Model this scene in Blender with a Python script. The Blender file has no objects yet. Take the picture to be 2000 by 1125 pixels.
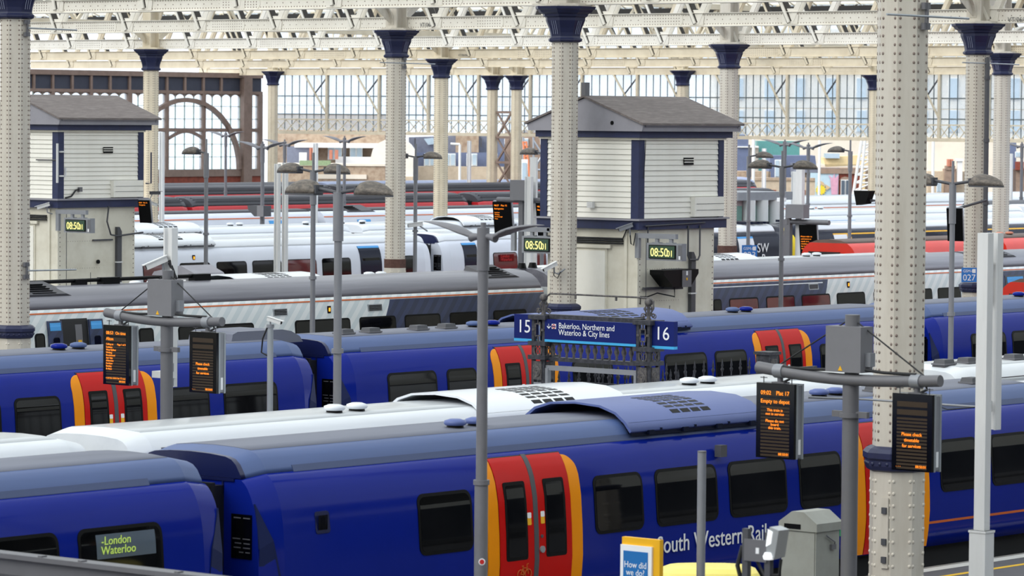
import bpy, bmesh, math, random
from mathutils import Vector, Matrix

# ------------------------------------------------------------------ camera, sky, light
# World: X runs along the tracks, Y across them, Z up; z = 0 is the platform surface.
scn = bpy.context.scene
COL = scn.collection
FPX, EYE = 7600.0, 7.3
TH, PITCH, ROLL = math.radians(40.1), math.atan(334.5 / 7600.0), 0.008
_f0 = Vector((math.cos(TH), math.sin(TH), 0)); _r0 = Vector((math.sin(TH), -math.cos(TH), 0)); _z = Vector((0, 0, 1))
FWD = _f0 * math.cos(PITCH) - _z * math.sin(PITCH)
_u0 = _f0 * math.sin(PITCH) + _z * math.cos(PITCH)
RGT = _r0 * math.cos(ROLL) + _u0 * math.sin(ROLL)
UPV = -_r0 * math.sin(ROLL) + _u0 * math.cos(ROLL)
ORG = Vector((0, 0, EYE))
cam_d = bpy.data.cameras.new('camera'); cam = bpy.data.objects.new('camera', cam_d); COL.objects.link(cam)
cam_d.sensor_width = 36.0; cam_d.lens = FPX * 36.0 / 2000.0; cam_d.clip_end = 3000; cam_d.clip_start = 1.0
m = Matrix((RGT, UPV, -FWD)).transposed().to_4x4(); m.translation = ORG
cam.matrix_world = m
cam_d.dof.use_dof = True; cam_d.dof.focus_distance = 82.0; cam_d.dof.aperture_fstop = 4.5
scn.camera = cam

world = bpy.data.worlds.new('overcast_sky'); scn.world = world; world.use_nodes = True
wn = world.node_tree.nodes; wl = world.node_tree.links
bg = wn['Background']
tc = wn.new('ShaderNodeTexCoord'); sep = wn.new('ShaderNodeSeparateXYZ'); ramp = wn.new('ShaderNodeValToRGB')
wl.new(tc.outputs['Generated'], sep.inputs[0]); wl.new(sep.outputs['Z'], ramp.inputs[0]); wl.new(ramp.outputs[0], bg.inputs[0])
ramp.color_ramp.elements[0].position = 0.0; ramp.color_ramp.elements[0].color = (0.86, 0.92, 1.0, 1)
ramp.color_ramp.elements[1].position = 0.8; ramp.color_ramp.elements[1].color = (0.80, 0.89, 1.0, 1)
bg.inputs[1].default_value = 1.15
sun_d = bpy.data.lights.new('sun', 'SUN'); sun_d.energy = 2.2; sun_d.angle = math.radians(40); sun_d.color = (1.0, 0.94, 0.86)
sun = bpy.data.objects.new('sun', sun_d); COL.objects.link(sun)
sun.rotation_euler = Vector((0.72, -0.22, -0.66)).to_track_quat('-Z', 'Y').to_euler()
scn.view_settings.view_transform = 'Standard'; scn.view_settings.look = 'None'
scn.view_settings.exposure = 0.6; scn.view_settings.gamma = 1.0; scn.view_settings.use_curve_mapping = False
scn.cycles.use_denoising = True
scn.cycles.max_bounces = 8; scn.cycles.transparent_max_bounces = 16

# ------------------------------------------------------------------ measuring helpers: a sight line met with a real plane
def ray(px, py): return FWD + RGT * ((px - 1000.0) / FPX) - UPV * ((py - 562.5) / FPX)
def onY(px, py, y):
    r = ray(px, py); return ORG + r * (y / r.y)
def onX(px, py, x):
    r = ray(px, py); return ORG + r * (x / r.x)
def onD(px, py, d):
    r = ray(px, py); return ORG + r * (d / (r.dot(_f0)))
def sx(px, y, py=400): return onY(px, py, y).x
def sz(px, py, y): return onY(px, py, y).z

# ------------------------------------------------------------------ materials
def lin(h):
    h = h.lstrip('#'); o = []
    for i in (0, 2, 4):
        c = int(h[i:i + 2], 16) / 255.0
        o.append(c / 12.92 if c <= 0.04045 else ((c + 0.055) / 1.055) ** 2.4)
    return (o[0], o[1], o[2], 1.0)
MATS = {}
def mat(key, col, rough=0.6, metal=0.0, var=0.08, scale=3.0, stretch=None, dark=None, bump=0.0, coat=0.0, spec=0.5):
    """Painted surface with a little grain: the colour wanders between col and a dirtier tone."""
    M = bpy.data.materials.new(key); M.use_nodes = True; n = M.node_tree.nodes; l = M.node_tree.links
    b = n['Principled BSDF']; c = lin(col)
    b.inputs['Roughness'].default_value = rough; b.inputs['Metallic'].default_value = metal
    b.inputs['Specular IOR Level'].default_value = spec
    if coat: b.inputs['Coat Weight'].default_value = coat; b.inputs['Coat Roughness'].default_value = 0.08
    t = n.new('ShaderNodeTexCoord'); mp = n.new('ShaderNodeMapping'); no = n.new('ShaderNodeTexNoise'); mx = n.new('ShaderNodeMix')
    mx.data_type = 'RGBA'
    l.new(t.outputs['Object'], mp.inputs['Vector']); l.new(mp.outputs[0], no.inputs['Vector'])
    if stretch: mp.inputs['Scale'].default_value = stretch
    no.inputs['Scale'].default_value = scale; no.inputs['Detail'].default_value = 5.0; no.inputs['Roughness'].default_value = 0.62
    r = n.new('ShaderNodeValToRGB'); r.color_ramp.elements[0].position = 0.42; r.color_ramp.elements[1].position = 0.68
    l.new(no.outputs[0], r.inputs[0]); l.new(r.outputs[0], mx.inputs[0])
    mx.inputs[6].default_value = c
    d = lin(dark) if dark else tuple(x * 0.55 for x in c[:3]) + (1,)
    mx.inputs[7].default_value = tuple(a * (1 - var) + q * var for a, q in zip(c, d))
    l.new(mx.outputs[2], b.inputs['Base Color'])
    if bump:
        bp = n.new('ShaderNodeBump'); bp.inputs['Strength'].default_value = bump; bp.inputs['Distance'].default_value = 0.02
        l.new(no.outputs[0], bp.inputs['Height']); l.new(bp.outputs[0], b.inputs['Normal'])
    MATS[key] = M; return M
def emit(key, col, power, base='#101010'):
    M = bpy.data.materials.new(key); M.use_nodes = True; b = M.node_tree.nodes['Principled BSDF']
    b.inputs['Base Color'].default_value = lin(base); b.inputs['Emission Color'].default_value = lin(col); b.inputs['Emission Strength'].default_value = power
    MATS[key] = M; return M
def glassy(key, col, clear, rough=0.3, through=0.5):
    """A dusty pane: part of the light passes straight, part is scattered through, part glances off."""
    M = bpy.data.materials.new(key); M.use_nodes = True; n = M.node_tree.nodes; l = M.node_tree.links
    n.remove(n['Principled BSDF']); o = n['Material Output']
    a = n.new('ShaderNodeBsdfTransparent'); t = n.new('ShaderNodeBsdfTranslucent'); d = n.new('ShaderNodeBsdfPrincipled')
    a.inputs[0].default_value = (0.95, 0.98, 1, 1); t.inputs[0].default_value = lin(col); d.inputs['Base Color'].default_value = lin(col); d.inputs['Roughness'].default_value = rough
    no = n.new('ShaderNodeTexNoise'); no.inputs['Scale'].default_value = 0.9; no.inputs['Detail'].default_value = 4
    tc = n.new('ShaderNodeTexCoord'); l.new(tc.outputs['Object'], no.inputs['Vector'])
    mr = n.new('ShaderNodeMapRange'); mr.inputs['To Min'].default_value = max(0, 1 - clear - 0.12); mr.inputs['To Max'].default_value = min(1, 1 - clear + 0.12)
    l.new(no.outputs[0], mr.inputs[0])
    m1 = n.new('ShaderNodeMixShader'); m2 = n.new('ShaderNodeMixShader'); m1.inputs[0].default_value = through
    l.new(d.outputs[0], m1.inputs[1]); l.new(t.outputs[0], m1.inputs[2])
    l.new(mr.outputs[0], m2.inputs[0]); l.new(a.outputs[0], m2.inputs[1]); l.new(m1.outputs[0], m2.inputs[2]); l.new(m2.outputs[0], o.inputs[0])
    MATS[key] = M; return M
def striped(key, c1, c2, rough=0.35, period=0.62, width=0.5, lean=0.55):
    """Flat print: slanting bands across a train side."""
    M = bpy.data.materials.new(key); M.use_nodes = True; n = M.node_tree.nodes; l = M.node_tree.links; b = n['Principled BSDF']
    b.inputs['Roughness'].default_value = rough
    t = n.new('ShaderNodeTexCoord'); s = n.new('ShaderNodeSeparateXYZ'); l.new(t.outputs['Object'], s.inputs[0])
    a = n.new('ShaderNodeMath'); a.operation = 'MULTIPLY_ADD'; a.inputs[1].default_value = -lean; l.new(s.outputs['Z'], a.inputs[0]); l.new(s.outputs['X'], a.inputs[2])
    d = n.new('ShaderNodeMath'); d.operation = 'DIVIDE'; d.inputs[1].default_value = period; l.new(a.outputs[0], d.inputs[0])
    f = n.new('ShaderNodeMath'); f.operation = 'FRACT'; l.new(d.outputs[0], f.inputs[0])
    g = n.new('ShaderNodeMath'); g.operation = 'LESS_THAN'; g.inputs[1].default_value = width; l.new(f.outputs[0], g.inputs[0])
    x = n.new('ShaderNodeMix'); x.data_type = 'RGBA'; x.inputs[6].default_value = lin(c1); x.inputs[7].default_value = lin(c2)
    l.new(g.outputs[0], x.inputs[0]); l.new(x.outputs[2], b.inputs['Base Color'])
    MATS[key] = M; return M

mat('cream_paint', '#cdc7bc', 0.5, var=0.22, scale=1.6, stretch=(3, 3, 0.5), dark='#8f7f6a', bump=0.05)
mat('cream_far', '#dcd0b8', 0.55, var=0.25, scale=1.2, dark='#a08c68')
mat('girder_paint', '#e9e5dc', 0.5, var=0.18, scale=0.8, dark='#9a8c74')
mat('girder_shadow_bar', '#b8ad9c', 0.6, var=0.35, scale=2.0, dark='#4c4640')
mat('rivet_paint', '#857870', 0.45, var=0.3, scale=9, dark='#6a4c44')
mat('rivet_pale', '#d8d1c4', 0.45, var=0.2, scale=9, dark='#8a6c60')
mat('navy_paint', '#20264a', 0.42, var=0.25, scale=2.5, dark='#10121f', bump=0.05)
mat('navy_wood', '#242d54', 0.55, var=0.3, scale=4, dark='#15182a')
mat('navy_line', '#9aa0bb', 0.5)
mat('brown_steel', '#8a756a', 0.6, var=0.35, scale=2, dark='#5c493d')
mat('glazing_green', '#94a59c', 0.6)
mat('glazing_grey', '#626c70', 0.6)
mat('far_roof', '#8a93ad', 0.5, var=0.3)
mat('end_facet', '#1c2650', 0.4, spec=0.2)
mat('diag_shade', '#37332f', 0.8)  # shade inside the truss channels, put into the colour
mat('rust_band', '#5d4038', 0.8, var=0.6, scale=9, dark='#38231d')
mat('dark_wall', '#3d4150', 0.7, var=0.3, scale=1.5)
mat('brick_red', '#8e4534', 0.8, var=0.5, scale=3, dark='#4d2a22')
mat('grey_metal', '#8f9299', 0.42, 0.25, var=0.2, scale=4)
mat('galv_metal', '#a9afb6', 0.38, 0.5, var=0.3, scale=5, stretch=(1, 1, 0.2))
mat('lamp_pole_grey', '#85868c', 0.45, 0.2, var=0.2, scale=3)
mat('lamp_head_grey', '#55504c', 0.55, 0.1, var=0.6, scale=7, dark='#8f8478', stretch=(2.5, 1, 2.5))
mat('lamp_wing_grey', '#77777d', 0.5, 0.1, var=0.25, scale=4)
mat('dark_grey', '#4b4c52', 0.55, var=0.2, scale=4)
mat('mid_grey', '#6b6b70', 0.5, 0.1, var=0.15, scale=3)
mat('box_grey', '#77777c', 0.5, var=0.12, scale=3)
mat('cabinet_grey', '#9a9c96', 0.55, var=0.2, scale=3, dark='#6a665a')
mat('white_post', '#dedfe0', 0.45, var=0.15, scale=2, stretch=(2, 2, 0.4), dark='#9c9a96')
mat('black', '#090a0c', 0.45, var=0.1, spec=0.15)
mat('black_gloss', '#08090c', 0.12, var=0.1)
mat('cable', '#1a1b1f', 0.6)
mat('black_steel', '#2b2d35', 0.5, 0.1, var=0.35, scale=14, dark='#62616a', bump=0.1)
mat('weathered_iron', '#4a484c', 0.6, 0.2, var=0.5, scale=18, dark='#8a847c', bump=0.15)
# trains
mat('train_blue', '#0e2286', 0.13, var=0.12, scale=0.7, dark='#0b1858', spec=0.13)
mat('gutter_blue', '#3d4c74', 0.5)
mat('train_blue_dark', '#0e1746', 0.3, var=0.2, scale=1.0)
mat('train_roof_blue', '#4a5f90', 0.5, var=0.3, scale=0.8, dark='#3d4a68', stretch=(0.3, 1.5, 1.5))
mat('roof_top_blue', '#6a6e7e', 0.55, var=0.35, scale=0.9, dark='#4c5060', stretch=(0.25, 2, 2))
mat('roof_top_white', '#c6cace', 0.3, var=0.35, scale=0.8, dark='#96999e', stretch=(0.3, 3, 3), coat=0.3)  # greyer than the slopes: reflection of the dark shed roof put into the colour
mat('pod_blue', '#56669f', 0.42, var=0.15, scale=1.2)
mat('train_red', '#c00d08', 0.25, var=0.1, scale=1.5, spec=0.2)
mat('train_yellow', '#f09200', 0.3, var=0.1, scale=1.5, spec=0.2)
mat('train_orange', '#c85f1c', 0.4)
mat('train_white', '#e4e8ee', 0.28, var=0.12, scale=0.6, dark='#b6bdc8', stretch=(0.3, 2, 2), coat=0.3)
mat('train_white_roof', '#dfe3e8', 0.35, var=0.2, scale=0.7, dark='#a9afb8', stretch=(0.25, 2.5, 2.5))
mat('train_pale', '#d5dae6', 0.3, var=0.1, scale=0.6, coat=0.3)
mat('train_grey_roof', '#6e6e78', 0.33, 0.1, var=0.5, scale=0.9, dark='#9c9ca6', stretch=(0.12, 2.5, 2.5))
mat('train_dark_roof', '#3d3d44', 0.5, var=0.3, scale=1.0, stretch=(0.2, 2, 2))
mat('nose_yellow', '#ead21c', 0.35)
mat('train_navy', '#141a2e', 0.2, var=0.15, scale=1, spec=0.2)
mat('sky_blue_print', '#3d9be0', 0.35)
striped('print_pale', '#dfe4e6', '#ccd6da', 0.3, .42, .5, 1.0)
striped('print_navy', '#2f3b5e', '#27314e', 0.35, .42, .5, 1.0)
mat('underframe', '#17181c', 0.8, var=0.3)
mat('train_glass', '#060709', 0.05, var=0.6, scale=1.3, dark='#141416', spec=0.28)
mat('train_glass_red', '#571a20', 0.08, var=0.5, scale=0.8, dark='#7a2a22', spec=0.7)
mat('rubber', '#0e0f12', 0.55)
mat('red_coach', '#c0242c', 0.35, var=0.2, scale=0.8)
mat('red_coach_bright', '#d8301f', 0.35, var=0.2, scale=0.8)
mat('brown_roof', '#6a5a52', 0.7, var=0.4, scale=1.5)
# buildings, ground; haze is put into the far brick, slate, teal, terracotta, ochre tones
mat('weatherboard', '#f0eee6', 0.55, var=0.12, scale=1.2, dark='#a8a08c')
mat('render_cream', '#dfdbcd', 0.6, var=0.3, scale=1.2, dark='#a79c84')
mat('felt_roof', '#6c6463', 0.85, var=0.6, scale=4, dark='#8d8683', stretch=(0.6, 3, 3), bump=0.2)
mat('fascia_grey', '#94939c', 0.6, var=0.25, scale=2)
mat('concrete', '#8b8884', 0.85, var=0.3, scale=2, bump=0.1)
mat('asphalt', '#5b5b60', 0.9, var=0.3, scale=3, bump=0.1)
mat('ballast', '#57514b', 0.95, var=0.6, scale=9, bump=0.5)
mat('line_white', '#d6d6d2', 0.7, var=0.2, scale=5)
mat('line_yellow', '#e3b62c', 0.7, var=0.15, scale=5)
mat('brick_pale', '#b4a08a', 0.85, var=0.6, scale=2.2, dark='#7d5f4a')
mat('brick_buff', '#cdbca4', 0.85, var=0.5, scale=2.0, dark='#b09c84')
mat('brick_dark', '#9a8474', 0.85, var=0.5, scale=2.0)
mat('stone_cream', '#eadfce', 0.8, var=0.2, scale=0.8)
mat('plaster_white', '#efe8dc', 0.8, var=0.2, scale=0.7, dark='#e0c7ae')
mat('slate', '#7b8090', 0.75, var=0.4, scale=2)
mat('slate_blue', '#66718e', 0.7, var=0.3, scale=2)
mat('teal', '#5a9693', 0.6, var=0.2)
mat('terracotta', '#c58068', 0.8, var=0.3)
mat('window_far', '#b8cbd8', 0.2, var=0.3, scale=1)
mat('window_dark', '#5a6674', 0.2, var=0.3, scale=1)
mat('white_trim', '#e9e9e6', 0.6)
mat('mural_blue', '#bdd6e2', 0.8, var=0.2); mat('mural_pink', '#dba6bc', 0.8, var=0.3); mat('mural_yellow', '#f0d53a', 0.8); mat('mural_tan', '#d2b48e', 0.8)
mat('ochre', '#ecd3a0', 0.8, var=0.2)
mat('orange_ladder', '#e58a60', 0.6)
mat('pink_panel', '#cdb9bd', 0.6, var=0.3); mat('teal_panel', '#6f958c', 0.6, var=0.3)
mat('green_leaf', '#93a67e', 0.8, var=0.5, scale=6)
mat('dark_board', '#24221f', 0.7, var=0.4, scale=1)
mat('plank_brown', '#b29a78', 0.75, var=0.4, scale=1.5)
# signs
mat('sign_blue', '#152266', 0.5, spec=0.15, var=0.06); mat('sign_cyan', '#3fa9e0', 0.4); mat('sign_white', '#eef0f4', 0.5)
mat('sign_blue_flat', '#1f6fb6', 0.4, var=0.06); mat('sign_yellow', '#f0b414', 0.45); mat('sign_red', '#cf2a2a', 0.5)
mat('plate_blue', '#2b78c8', 0.4)
mat('bin_yellow', '#f2e27a', 0.5, var=0.2, scale=3, dark='#d8c23c')
mat('green_sticker', '#2f9a6a', 0.5)
emit('led_orange', '#ff8a1e', 1.3); emit('led_row', '#4d3512', 0.16, '#1a1206'); emit('led_yellow', '#fff08a', 1.2); emit('led_green_back', '#23412f', 0.5, '#1c2a20')
emit('led_green', '#b8d860', 0.55); emit('lamp_orange', '#ff9a20', 1.5); emit('flood_glow', '#ffffff', 0.5, '#d8dde2')
mat('flood_shell', '#c7ccd0', 0.25, 0.6)
glassy('glass_screen', '#e8f0f6', 0.72, 0.3, 0.85)
glassy('glass_roof', '#f4f6f2', 0.62, 0.4, 0.9)
glassy('glass_grimy', '#c9c6b8', 0.40, 0.4, 0.85)

# ------------------------------------------------------------------ mesh building
class MB:
    def __init__(s): s.v = []; s.f = []; s.sm = []
    def add(s, vs, fs, smooth=False):
        o = len(s.v); s.v += [tuple(v) for v in vs]
        for q in fs: s.f.append(tuple(i + o for i in q)); s.sm.append(smooth)
        return s
    def box(s, x0, y0, z0, x1, y1, z1):
        return s.add([(x0, y0, z0), (x1, y0, z0), (x1, y1, z0), (x0, y1, z0), (x0, y0, z1), (x1, y0, z1), (x1, y1, z1), (x0, y1, z1)],
                     [(0, 3, 2, 1), (4, 5, 6, 7), (0, 1, 5, 4), (1, 2, 6, 5), (2, 3, 7, 6), (3, 0, 4, 7)])
    def bar(s, p, q, w, h, up=(0, 0, 1)):
        p = Vector(p); q = Vector(q); d = (q - p).normalized(); u = Vector(up)
        a = d.cross(u)
        if a.length < 1e-5: a = d.cross(Vector((1, 0, 0)))
        a.normalize(); u = a.cross(d); a *= w / 2; u *= h / 2
        vs = [e + i * a + j * u for e in (p, q) for i, j in ((-1, -1), (1, -1), (1, 1), (-1, 1))]
        return s.add(vs, [(0, 3, 2, 1), (4, 5, 6, 7), (0, 1, 5, 4), (1, 2, 6, 5), (2, 3, 7, 6), (3, 0, 4, 7)])
    def cyl(s, p, q, r, r2=None, n=12, cap=True):
        p = Vector(p); q = Vector(q); d = (q - p).normalized(); r2 = r if r2 is None else r2
        a = d.orthogonal().normalized(); b = d.cross(a)
        ring = lambda c, rr: [c + (a * math.cos(2 * math.pi * i / n) + b * math.sin(2 * math.pi * i / n)) * rr for i in range(n)]
        s.add(ring(p, r) + ring(q, r2), [(i, (i + 1) % n, n + (i + 1) % n, n + i) for i in range(n)], True)
        if cap:
            s.add(ring(p, r), [tuple(range(n - 1, -1, -1))]); s.add(ring(q, r2), [tuple(range(n))])
        return s
    def tube(s, pts, r, n=8):
        pts = [Vector(p) for p in pts]; vs = []; a = None
        for i, p in enumerate(pts):
            d = (pts[min(i + 1, len(pts) - 1)] - pts[max(i - 1, 0)]).normalized()
            if a is None: a = d.orthogonal().normalized()
            a = (a - d * a.dot(d)).normalized(); b = d.cross(a)
            rr = r[i] if isinstance(r, (list, tuple)) else r
            vs += [p + (a * math.cos(2 * math.pi * k / n) + b * math.sin(2 * math.pi * k / n)) * rr for k in range(n)]
        fs = [(i * n + k, i * n + (k + 1) % n, (i + 1) * n + (k + 1) % n, (i + 1) * n + k) for i in range(len(pts) - 1) for k in range(n)]
        s.add(vs, fs, True); e = (len(pts) - 1) * n
        s.add(vs[:n], [tuple(range(n - 1, -1, -1))]); s.add(vs[e:], [tuple(range(n))])
        return s
    def lathe(s, prof, n=16, c=(0, 0, 0), rot=0.0, smooth=True, caps=True):
        c = Vector(c); vs = []
        for r, z in prof: vs += [c + Vector((r * math.cos(rot + 2 * math.pi * k / n), r * math.sin(rot + 2 * math.pi * k / n), z)) for k in range(n)]
        s.add(vs, [(i * n + k, i * n + (k + 1) % n, (i + 1) * n + (k + 1) % n, (i + 1) * n + k) for i in range(len(prof) - 1) for k in range(n)], smooth)
        if caps:
            e = (len(prof) - 1) * n
            s.add(vs[:n], [tuple(range(n - 1, -1, -1))]); s.add(vs[e:], [tuple(range(n))])
        return s
    def prism(s, poly, fn, a0, a1, smooth=False):
        """poly: outline of 2-D points; fn(u, v, a) -> 3-D point; extruded from a0 to a1."""
        n = len(poly)
        lo = [fn(u, v, a0) for u, v in poly]; hi = [fn(u, v, a1) for u, v in poly]
        s.add(lo + hi, [(i, (i + 1) % n, n + (i + 1) % n, n + i) for i in range(n)], smooth)
        s.add(lo, [tuple(range(n - 1, -1, -1))]); s.add(hi, [tuple(range(n))])
        return s
    def loft(s, secs, smooth=True, caps=True):
        n = len(secs[0])
        for i in range(len(secs) - 1):
            s.add(list(secs[i]) + list(secs[i + 1]), [(k, (k + 1) % n, n + (k + 1) % n, n + k) for k in range(n)], smooth)
        if caps:
            s.add(secs[0], [tuple(range(n - 1, -1, -1))]); s.add(secs[-1], [tuple(range(n))])
        return s
    def mesh(s, name):
        me = bpy.data.meshes.new(name); me.from_pydata(s.v, [], s.f); me.polygons.foreach_set('use_smooth', s.sm)
        return me
    def build(s, name, m, parent=None, loc=(0, 0, 0), rotz=0.0):
        me = s.mesh(name); me.materials.append(MATS[m])
        o = bpy.data.objects.new(name, me); COL.objects.link(o); o.location = loc; o.rotation_euler = (0, 0, rotz)
        if parent is not None: o.parent = parent
        return o
def tag(o, label=None, cat=None, group=None, kind=None):
    for k, v in (('label', label), ('category', cat), ('group', group), ('kind', kind)):
        if v: o[k] = v
    return o
def thing(name, label, cat, loc, rotz=0.0, group=None):
    o = bpy.data.objects.new(name, None); COL.objects.link(o); o.empty_display_size = 0.2
    o.location = loc; o.rotation_euler = (0, 0, rotz)
    return tag(o, label, cat, group)
def same(o, parent, loc=None, rot=None):
    """Another piece that shares its mesh."""
    c = o.copy(); COL.objects.link(c); c.parent = parent
    if loc is not None: c.location = loc
    if rot is not None: c.rotation_euler = rot
    return c
def kids(o): return [c for c in bpy.data.objects if c.parent == o]
def copy_tree(o, loc, rotz=None, label=None, parent=None, children=None):
    if children is None:
        children = {}
        for c in bpy.data.objects:
            if c.parent is not None: children.setdefault(c.parent.name, []).append(c)
    c = o.copy(); COL.objects.link(c)
    if parent is not None: c.parent = parent
    else:
        c.location = loc
        if rotz is not None: c.rotation_euler = (0, 0, rotz)
        if label: c['label'] = label
    for ch in children.get(o.name, []): copy_tree(ch, None, None, None, c, children)
    return c
FACE_Y = (math.pi / 2, 0, 0)                 # reads from the -Y side
FACE_X = (math.pi / 2, 0, -math.pi / 2)      # reads from the -X side
def text(name, body, size, m, parent, loc, rot, ext=0.003, align='LEFT', squash=1.0, space=1.0):
    cu = bpy.data.curves.new('t', 'FONT'); cu.body = body; cu.size = size; cu.extrude = ext; cu.align_x = align; cu.resolution_u = 3
    cu.space_line = space
    o = bpy.data.objects.new('t', cu); COL.objects.link(o)
    dg = bpy.context.evaluated_depsgraph_get(); dg.update()
    me = bpy.data.meshes.new_from_object(o.evaluated_get(dg)); bpy.data.objects.remove(o); bpy.data.curves.remove(cu)
    me.name = name; me.materials.clear(); me.materials.append(MATS[m])
    t = bpy.data.objects.new(name, me); COL.objects.link(t); t.parent = parent; t.location = loc; t.rotation_euler = rot; t.scale = (squash, 1, 1)
    return t
def rrect(x0, z0, x1, z1, r, n=4):
    out = []
    for cx, cz, a in ((x1 - r, z1 - r, 0), (x0 + r, z1 - r, 90), (x0 + r, z0 + r, 180), (x1 - r, z0 + r, 270)):
        for i in range(n + 1):
            t = math.radians(a + 90.0 * i / n); out.append((cx + r * math.cos(t), cz + r * math.sin(t)))
    return out
rng = random.Random(7)
# ------------------------------------------------------------------ ground and platforms
MB().box(-120, -400, -1.4, 900, 199, -1.0).prism([(206, 199), (900, 199), (900, 850), (212, 203)], lambda u, v, a: (u, v, a), -1.4, -1.0).build('ground', 'ballast')['kind'] = 'structure'
# the rest of the station round the viewpoint: concourse front, its side, and the glazed roof over the near platforms; plus an opaque slab added for shade
MB().box(-16, -120, -1, -14, 260, 10).build('wall_back', 'render_cream')['kind'] = 'structure'
MB().box(-14, -62, -1, 300, -60, 15).build('wall_right', 'dark_wall')['kind'] = 'structure'
MB().box(-14, -60, -1.0, 300, 5, 0.0).build('floor_20', 'asphalt')['kind'] = 'structure'
sw = MB()
for i in range(11):
    xa = -14 + i * 10.87
    for (x0, z0, x1, z1) in ((xa, 14.2, xa + 5.43, 16.8), (xa + 10.87, 14.2, xa + 5.43, 16.8)): sw.add([(x0, 2, z0), (x0, 200, z0), (x1, 200, z1), (x1, 2, z1)], [(0, 1, 2, 3)])
sw.build('ceiling_20', 'glass_grimy')['kind'] = 'structure'
MB().box(-14, -60, 14.0, 106, 2, 14.4).build('ceiling_22', 'render_cream')['kind'] = 'structure'  # opaque slab added out of view to dim the near train
sw = MB()
for i in range(18):
    xa = 105.6 + i * 10.87
    for (x0, z0, x1, z1) in ((xa, 14.2, xa + 5.43, 16.8), (xa + 10.87, 14.2, xa + 5.43, 16.8)): sw.add([(x0, -60, z0), (x0, 50, z0), (x1, 50, z1), (x1, -60, z1)], [(0, 1, 2, 3)])
sw.build('ceiling_21', 'glass_grimy')['kind'] = 'structure'
PLATS = [(20.0, 35.55, 10, 260), (42.1, 52.9, 20, 300), (62.5, 72.2, 40, 300), (87.5, 98.2, 60, 320), (103.0, 112.6, 60, 320), (117.5, 129.6, 80, 330), (136, 146, 80, 330), (152, 163, 80, 330)]
for i, (y0, y1, x0, x1) in enumerate(PLATS):
    p = MB().box(x0, y0, -1.0, x1, y1, 0.0).build('floor_%d' % (i + 1), 'asphalt'); p['kind'] = 'structure'
    MB().box(x0, y1 - 0.34, 0.0, x1, y1 - 0.08, 0.004).build('white_line', 'line_white', p)
    MB().box(x0, y1 - 0.95, 0.0, x1, y1 - 0.83, 0.004).build('yellow_line', 'line_yellow', p)
    MB().box(x0, y1 - 0.08, -0.12, x1, y1 + 0.02, 0.006).build('coping', 'concrete', p)
for (y0, y1) in ((35.6, 42.1), (52.95, 56.4), (56.6, 62.5), (72.2, 79.5), (81.0, 87.5), (98.2, 103.0), (112.6, 117.5)):
    tk = MB()
    for yc in ((y0 + y1) / 2 - 1.6, (y0 + y1) / 2 + 1.6) if y1 - y0 > 5.5 else ((y0 + y1) / 2,):
        tk.box(20, yc - .78, -1.0, 300, yc - .71, -.86).box(20, yc + .71, -1.0, 300, yc + .78, -.86)
    tk = tk.build('rails_%d' % int(y0), 'dark_grey'); tk['kind'] = 'structure'; tk.name = 'floor_rails'

# ------------------------------------------------------------------ columns
def octring(r): return [(r / math.cos(math.pi / 8) * math.cos(math.pi / 8 + k * math.pi / 4), r / math.cos(math.pi / 8) * math.sin(math.pi / 8 + k * math.pi / 4)) for k in range(8)]
def oct_lathe(mb, prof, z0=0): return mb.lathe([(r / math.cos(math.pi / 8), z + z0) for r, z in prof], 8, (0, 0, 0), math.pi / 8, False)
def dome(mb, p, nrm, r, h):
    nrm = Vector(nrm); a = nrm.orthogonal().normalized(); b = nrm.cross(a); p = Vector(p); vs = []
    for rr, hh in ((r, 0), (r * .75, h * .7)):
        vs += [p + (a * math.cos(math.pi * k / 3) + b * math.sin(math.pi * k / 3)) * rr + nrm * hh for k in range(6)]
    vs.append(p + nrm * h)
    mb.add(vs, [(k, (k + 1) % 6, 6 + (k + 1) % 6, 6 + k) for k in range(6)] + [(6 + k, 6 + (k + 1) % 6, 12) for k in range(6)], True)
CAPZ = 9.42          # underside of the capital
def shaft_rivets(z0, z1, pitch, R, r, h, rows=(-.105, .105), z_off=0.0):
    mb = MB()
    for k in range(8):
        a = k * math.pi / 4; nx, ny = math.cos(a), math.sin(a)
        for q in rows:
            z = z0 + z_off
            while z < z1:
                dome(mb, (nx * R - ny * q, ny * R + nx * q, z), (nx, ny, 0), r, h); z += pitch
    return mb
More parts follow.
